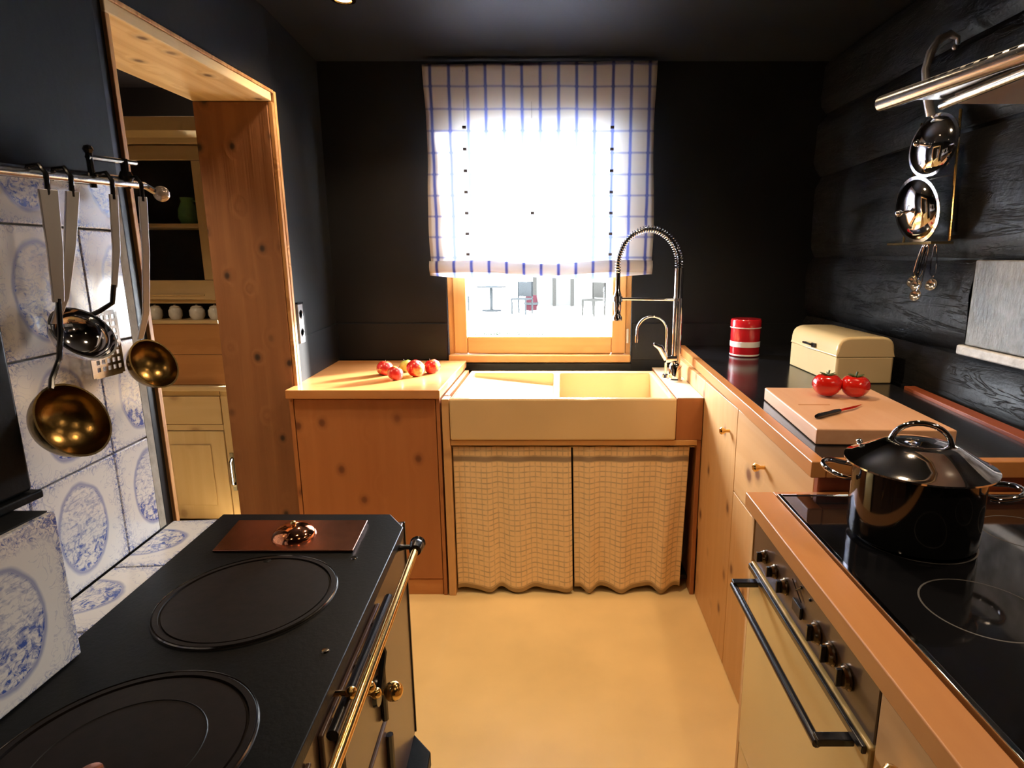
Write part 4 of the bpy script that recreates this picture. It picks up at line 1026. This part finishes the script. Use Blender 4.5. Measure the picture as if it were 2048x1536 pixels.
# top plate with two round openings, built as a solid slab; rings sit on it
build('top_plate', MB().prism([c1, c2, c3, c4, c5], .838, ZS), M['iron'], ST, bevel=.002)
rx = (c3[0]+c4[0])/2
build('body', MB().box(c1[0]+.03, rx-.016, c4[1]+.03, c1[1]-.012, .300, .8375), M['enamel_brown'], ST, bevel=.003)['label'] = 'brown enamel front of the range'
b = MB().prism([(c1[0]+.02, c1[1]-.005), (rx-.03, c1[1]-.005), (rx+.030, c1[1]-.075), (rx+.030, c4[1]), (c1[0]+.02, c4[1])], .262, .298)
build('base_plate', b, M['iron'], ST, bevel=.004)
build('base', MB().box(c1[0]+.03, rx-.035, c4[1]+.03, c1[1]-.03, 0.0, .2615), M['iron'], ST)
def ringset(wx, wy, r, inner):
    x, y = Lc(wx, wy)
    o = build('hotplate', MB().lathe([(0, ZS+.0035), (r-.013, ZS+.0035), (r-.012, ZS+.001), (r-.010, ZS+.001), (r-.009, ZS+.0045), (r-.002, ZS+.0045), (r, ZS+.0015), (r+.002, ZS+.0002)], (x, y, 0), n=72), M['iron_ring'], ST)
    build('rim', MB().lathe([(r-.0005, ZS+.003), (r+.0004, ZS+.005), (r+.0015, ZS+.003)], (x, y, 0), n=72), M['darksteel'], o)
    if inner: build('inner_ring', MB().lathe([(inner-.001, ZS+.0036), (inner, ZS+.0043), (inner+.001, ZS+.0036)], (x, y, 0), n=64), M['iron'], o)
    return o, x, y
o, x, y = ringset(-.513, .897, .136, None)
build('lifting_hole', MB().lathe([(0, ZS+.0037), (.005, ZS+.0045), (.007, ZS+.0036)], (x+.0-.02, y+.118, 0), n=14), M['iron'], o)
o, x, y = ringset(-.495, .573, .140, .086)
build('lifting_knob', MB().lathe([(0, ZS+.0042), (.014, ZS+.004), (.012, ZS+.012), (.004, ZS+.014), (0, ZS+.014)], (x-.01, y-.03, 0), n=20), M['copper'], o)
q = [Lc(*p) for p in ((-.682, 1.187), (-.408, 1.187), (-.394, 1.052), (-.662, 1.052))]
wp = build('water_lid', MB().prism(q, ZS+.0005, ZS+.005), M['copper'], ST, bevel=.0015); wp['label'] = 'copper lid of the water tank'
x, y = Lc(-.533, 1.115)
build('dome', MB().lathe([(.042, 0), (.041, .004), (.037, .011), (.027, .018), (.012, .0215), (0, .022)], (x, y, ZS+.005), n=40), M['copper_b'], wp)
build('dome_knob', MB().ball((x, y, ZS+.031), .0055, 12), M['brass'], wp)
for wx, wy in ((-.385, 1.03), (-.335, .76)):
    x, y = Lc(wx, wy); build('screw', MB().lathe([(0, ZS+.0022), (.005, ZS+.0018), (.006, ZS+.0002)], (x, y, 0), n=12), M['darksteel'], ST)
# brass rail
ra, rb_ = Vector((*Lc(-.290, 1.118), .838)), Vector((*Lc(-.232, .12), .838))
build('rail', MB().tube([ra, rb_], .0075, 14), M['brass'], ST)['label'] = 'brass guard rail'
rd = (rb_-ra).normalized()
for p in (ra, rb_):
    b = MB(); s = 1 if p is ra else -1
    b.tube([p-rd*.022*s, p-rd*.016*s, p-rd*.010*s, p-rd*.006*s, p, p+rd*.016*s], [.011, .016, .012, .015, .015, .012], 14)
    b.tube([p, p+Vector((-.022, 0, 0)), p+Vector((-.046, 0, -.003))], [.006, .005, .009], 10); b.ball(p+Vector((-.044, 0, -.002)), .012, 10)
    build('rail_bracket', b, M['black'], ST)
# doors, bars and latches on the aisle face
fx = rx-.016
def fp(y, z): return (fx, y, z)
fd = part('fire_door', (fx, fx+.008, .66, .97, .58, .80), 'enamel_brown', ST, .003)
for y in (.70, .93):
    build('hinge_bar', MB().tube([(fx+.014, y, .59), (fx+.014, y, .79)], .006, 8), M['black'], fd)
build('latch_bar', MB().tube([(fx+.020, .66, .800), (fx+.020, .985, .800)], .0085, 10), M['black'], fd)
build('latch_arm', MB().tube([(fx+.012, .905, .80), (fx+.026, .905, .745), (fx+.022, .875, .690)], .0055, 8).tube([(fx+.004, .80, .79), (fx+.022, .80, .80)], .006, 8).ball((fx+.02, .82, .795), .012, 10), M['black'], fd)
b = MB().ball((fx+.038, .905, .668), .017, 16).tube([(fx+.005, .905, .668), (fx+.030, .905, .668)], .006, 10)
build('door_knob', b, M['brass'], fd)
build('knob_plate', MB().lathe([(0, .0), (.026, 0), (.024, .007), (0, .008)], (fx+.008, .905, .668), (1, 0, 0), n=20), M['black'], fd)
for y, z in ((.83, .725), (.80, .76)): build('door_knob', MB().ball((fx+.030, y, z), .009, 12).tube([(fx+.004, y, z), (fx+.028, y, z)], .004, 8), M['brass'], fd)
build('draught_knob', MB().ball((fx+.028, .72, .815), .009, 12).tube([(fx+.0, .72, .815), (fx+.024, .72, .815)], .004, 8), M['brass'], ST)
ad = part('ash_door', (fx, fx+.008, .66, .97, .33, .56), 'enamel_brown', ST, .003)
for i in range(5): build('slot', MB().tube([(fx+.010, .76+i*.03, .44), (fx+.010, .76+i*.03, .52)], .006, 8), M['black'], ad)
for y in (.68, .95): build('hinge_bar', MB().tube([(fx+.014, y, .35), (fx+.014, y, .54)], .007, 8), M['black'], ad)
od = part('oven_door', (fx, fx+.008, .24, .62, .33, .80), 'enamel_brown', ST, .003)
build('hinge_bar', MB().tube([(fx+.014, .60, .36), (fx+.014, .60, .77)], .008, 8), M['black'], od)
build('latch_bar', MB().tube([(fx+.020, .26, .72), (fx+.020, .58, .72)], .0085, 10), M['black'], od)
build('door_knob', MB().ball((fx+.036, .50, .66), .014, 14).tube([(fx+.005, .50, .66), (fx+.03, .50, .66)], .005, 8), M['brass'], od)
part('corner_strip', (fx-.012, fx+.003, c1[1]-.016, c1[1]-.010, .300, .8375), 'black', ST, .001)

# ------------------------------------------------------------ outlet, ceiling spots
t = thing('power_outlet', 'vertical grey double outlet beside the doorway casing', 'outlet', (-1.078, 2.485, 1.13))
part('plate', (-1.084, -1.070, 2.462, 2.508, 1.062, 1.222), 'socket', t, .003)
for z in (1.105, 1.180): build('socket', MB().lathe([(0.0, .0005), (.013, .0005), (.016, .002), (.018, .0005)], (-1.0705, 2.485, z), (1, 0, 0), n=20), M['black'], t)
part('top_edge', (-1.084, -1.068, 2.460, 2.510, 1.223, 1.230), 'black', t, .001)
for i, (x, y) in enumerate(CEIL):
    lab = ['round ceiling spot above the left cabinet and its apples', 'added ceiling spot in front of the window, above the middle floor', 'added ceiling spot above the gap between range and oven', 'added ceiling spot above the cutting board', 'added ceiling spot above the near end of the cooker worktop', 'added ceiling spot above the near end of the range'][i]
    t = thing('ceiling_spot', lab, 'ceiling light', (x, y, CZ-.012), 0, 'recessed ceiling spots')
    build('ring', MB().lathe([(.028, CZ-.001), (.045, CZ-.001), (.043, CZ-.007), (.030, CZ-.009), (.028, CZ-.001)], (x, y, 0), n=24), M['brass_sat'], t)
    build('lens', MB().lathe([(0, CZ-.0015), (.0275, CZ-.0015), (.0275, CZ-.004), (0, CZ-.005)], (x, y, 0), n=20), M['lamp'], t)

# ------------------------------------------------------------ dresser in the next room
ds = thing('dresser', 'pale pine dresser with glazed top seen through the doorway', 'dresser', (-2.1, 3.17, 0))
DX0, DX1, DF, DB = -2.50, -1.690, 3.0, 3.36
part('side', (DX1-.02, DX1, DF+.02, DB, 0.0, 1.95), 'dress_z', ds); part('side', (DX0, DX0+.02, DF+.02, DB, 0.0, 1.95), 'dress_z', ds)
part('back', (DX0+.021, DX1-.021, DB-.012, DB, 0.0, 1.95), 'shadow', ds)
build('cornice', MB().prism([(DF+.02, 1.93), (DF-.004, 1.935), (DF-.012, 1.96), (DF-.045, 1.985), (DF-.05, 2.045), (DB, 2.045), (DB, 1.93)], DX0-.03, DX1+.03, 'x'), M['dress_x'], ds, bevel=.003)
gd = part('door_rail', (DX0, DX1, DF, DF+.02, 1.862, 1.928), 'dress_x', ds)
part('door_rail', (DX0, DX1, DF, DF+.02, 1.205, 1.300), 'dress_x', ds)
part('door_stile', (DX1-.062, DX1, DF, DF+.02, 1.302, 1.860), 'dress_z', ds); part('door_stile', (DX0, DX0+.05, DF, DF+.02, 1.302, 1.860), 'dress_z', ds)
part('bead', (DX0+.06, DX1-.07, DF-.006, DF-.0005, 1.225, 1.232), 'dress_x', ds, .001)
part('pane', (DX0+.05, DX1-.062, DF+.008, DF+.011, 1.300, 1.862), 'glass', ds, 0)
part('shelf', (DX0+.021, DX1-.021, DF+.03, DB-.02, 1.555, 1.573), 'dress_x', ds)
part('shelf', (DX0+.021, DX1-.021, DF+.022, DB-.02, 1.185, 1.203), 'dress_x', ds)
part('shelf', (DX0+.021, DX1-.021, DF+.0, DB-.02, 1.085, 1.103), 'dress_x', ds)
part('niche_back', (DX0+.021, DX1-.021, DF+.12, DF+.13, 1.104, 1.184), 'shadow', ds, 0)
part('back_board', (DX0+.021, DX1, DF+.003, DF+.02, 0.93, 1.083), 'dress_b', ds); part('back_board', (DX0+.021, DX1, DF+.003, DF+.02, 0.772, 0.928), 'dress_b', ds)
part('counter', (DX0-.02, DX1+.015, DF-.030, DB, 0.745, 0.770), 'dress_x', ds, .005)
part('front_frame', (DX1-.055, DX1, DF, DF+.02, 0.03, .743), 'dress_z', ds)
part('front_rail', (DX0, DX1-.056, DF, DF+.02, .715, .743), 'dress_x', ds)
part('drawer', (DX0+.05, DX1-.058, DF-.003, DF+.02, .565, .712), 'dress_x', ds, .003)
part('front_rail', (DX0, DX1-.056, DF, DF+.02, .530, .562), 'dress_x', ds)
dd = part('door', (-2.10, DX1-.058, DF-.004, DF+.018, .04, .527), 'dress_z', ds, .003)
part('door', (DX0+.05, -2.105, DF-.004, DF+.018, .04, .527), 'dress_z', ds, .003)
b = MB().box(-2.03, -1.82, DF-.010, DF-.0045, .12, .455); build('panel', b, M['dress_z'], dd, bevel=.006)
build('handle', MB().tube([(DX1-.030, DF-.004, .38), (DX1-.030, DF-.026, .365), (DX1-.030, DF-.026, .245), (DX1-.030, DF-.004, .23)], .006, 8), M['darksteel'], ds)
part('handle_plate', (DX1-.040, DX1-.020, DF-.004, DF-.0005, .20, .41), 'darksteel', ds, .001)
for i, x in enumerate((-2.045, -1.945, -1.835, -1.745)):
    lab = ['first', 'second', 'third', 'fourth'][i]
    t = thing('small_pot', f'white ceramic pot in the dresser niche, {lab} from the left', 'pot', (x, DF+.045, 1.1035), 0, 'white pots in the dresser niche')
    rr_ = .036 if i == 2 else .031
    build('body', MB().lathe([(0, 0), (rr_*.7, 0), (rr_, .02), (rr_, .045), (rr_*.75, .058), (rr_*.8, .062), (rr_*.65, .060), (0, .05)], (x, DF+.045, 1.1035), n=20), M['white_cer'], t)
    build('lid', MB().lathe([(rr_*.72, .0625), (rr_*.5, .068), (.006, .070), (.005, .074), (0, .075)], (x, DF+.045, 1.1035), n=20), M['white_cer'], t)
t = thing('green_jug', 'pale green jug on the shelf behind the dresser glass', 'jug', (-1.875, 3.14, 1.5735))
build('body', MB().lathe([(0, 0), (.035, 0), (.048, .03), (.045, .07), (.028, .11), (.032, .13), (.028, .13), (0, .10)], (-1.875, 3.14, 1.5735), n=24), M['green'], t)
build('handle', MB().tube([(-1.845, 3.14, 1.69), (-1.815, 3.14, 1.68), (-1.815, 3.14, 1.63), (-1.832, 3.14, 1.61)], .005, 8), M['green'], t)
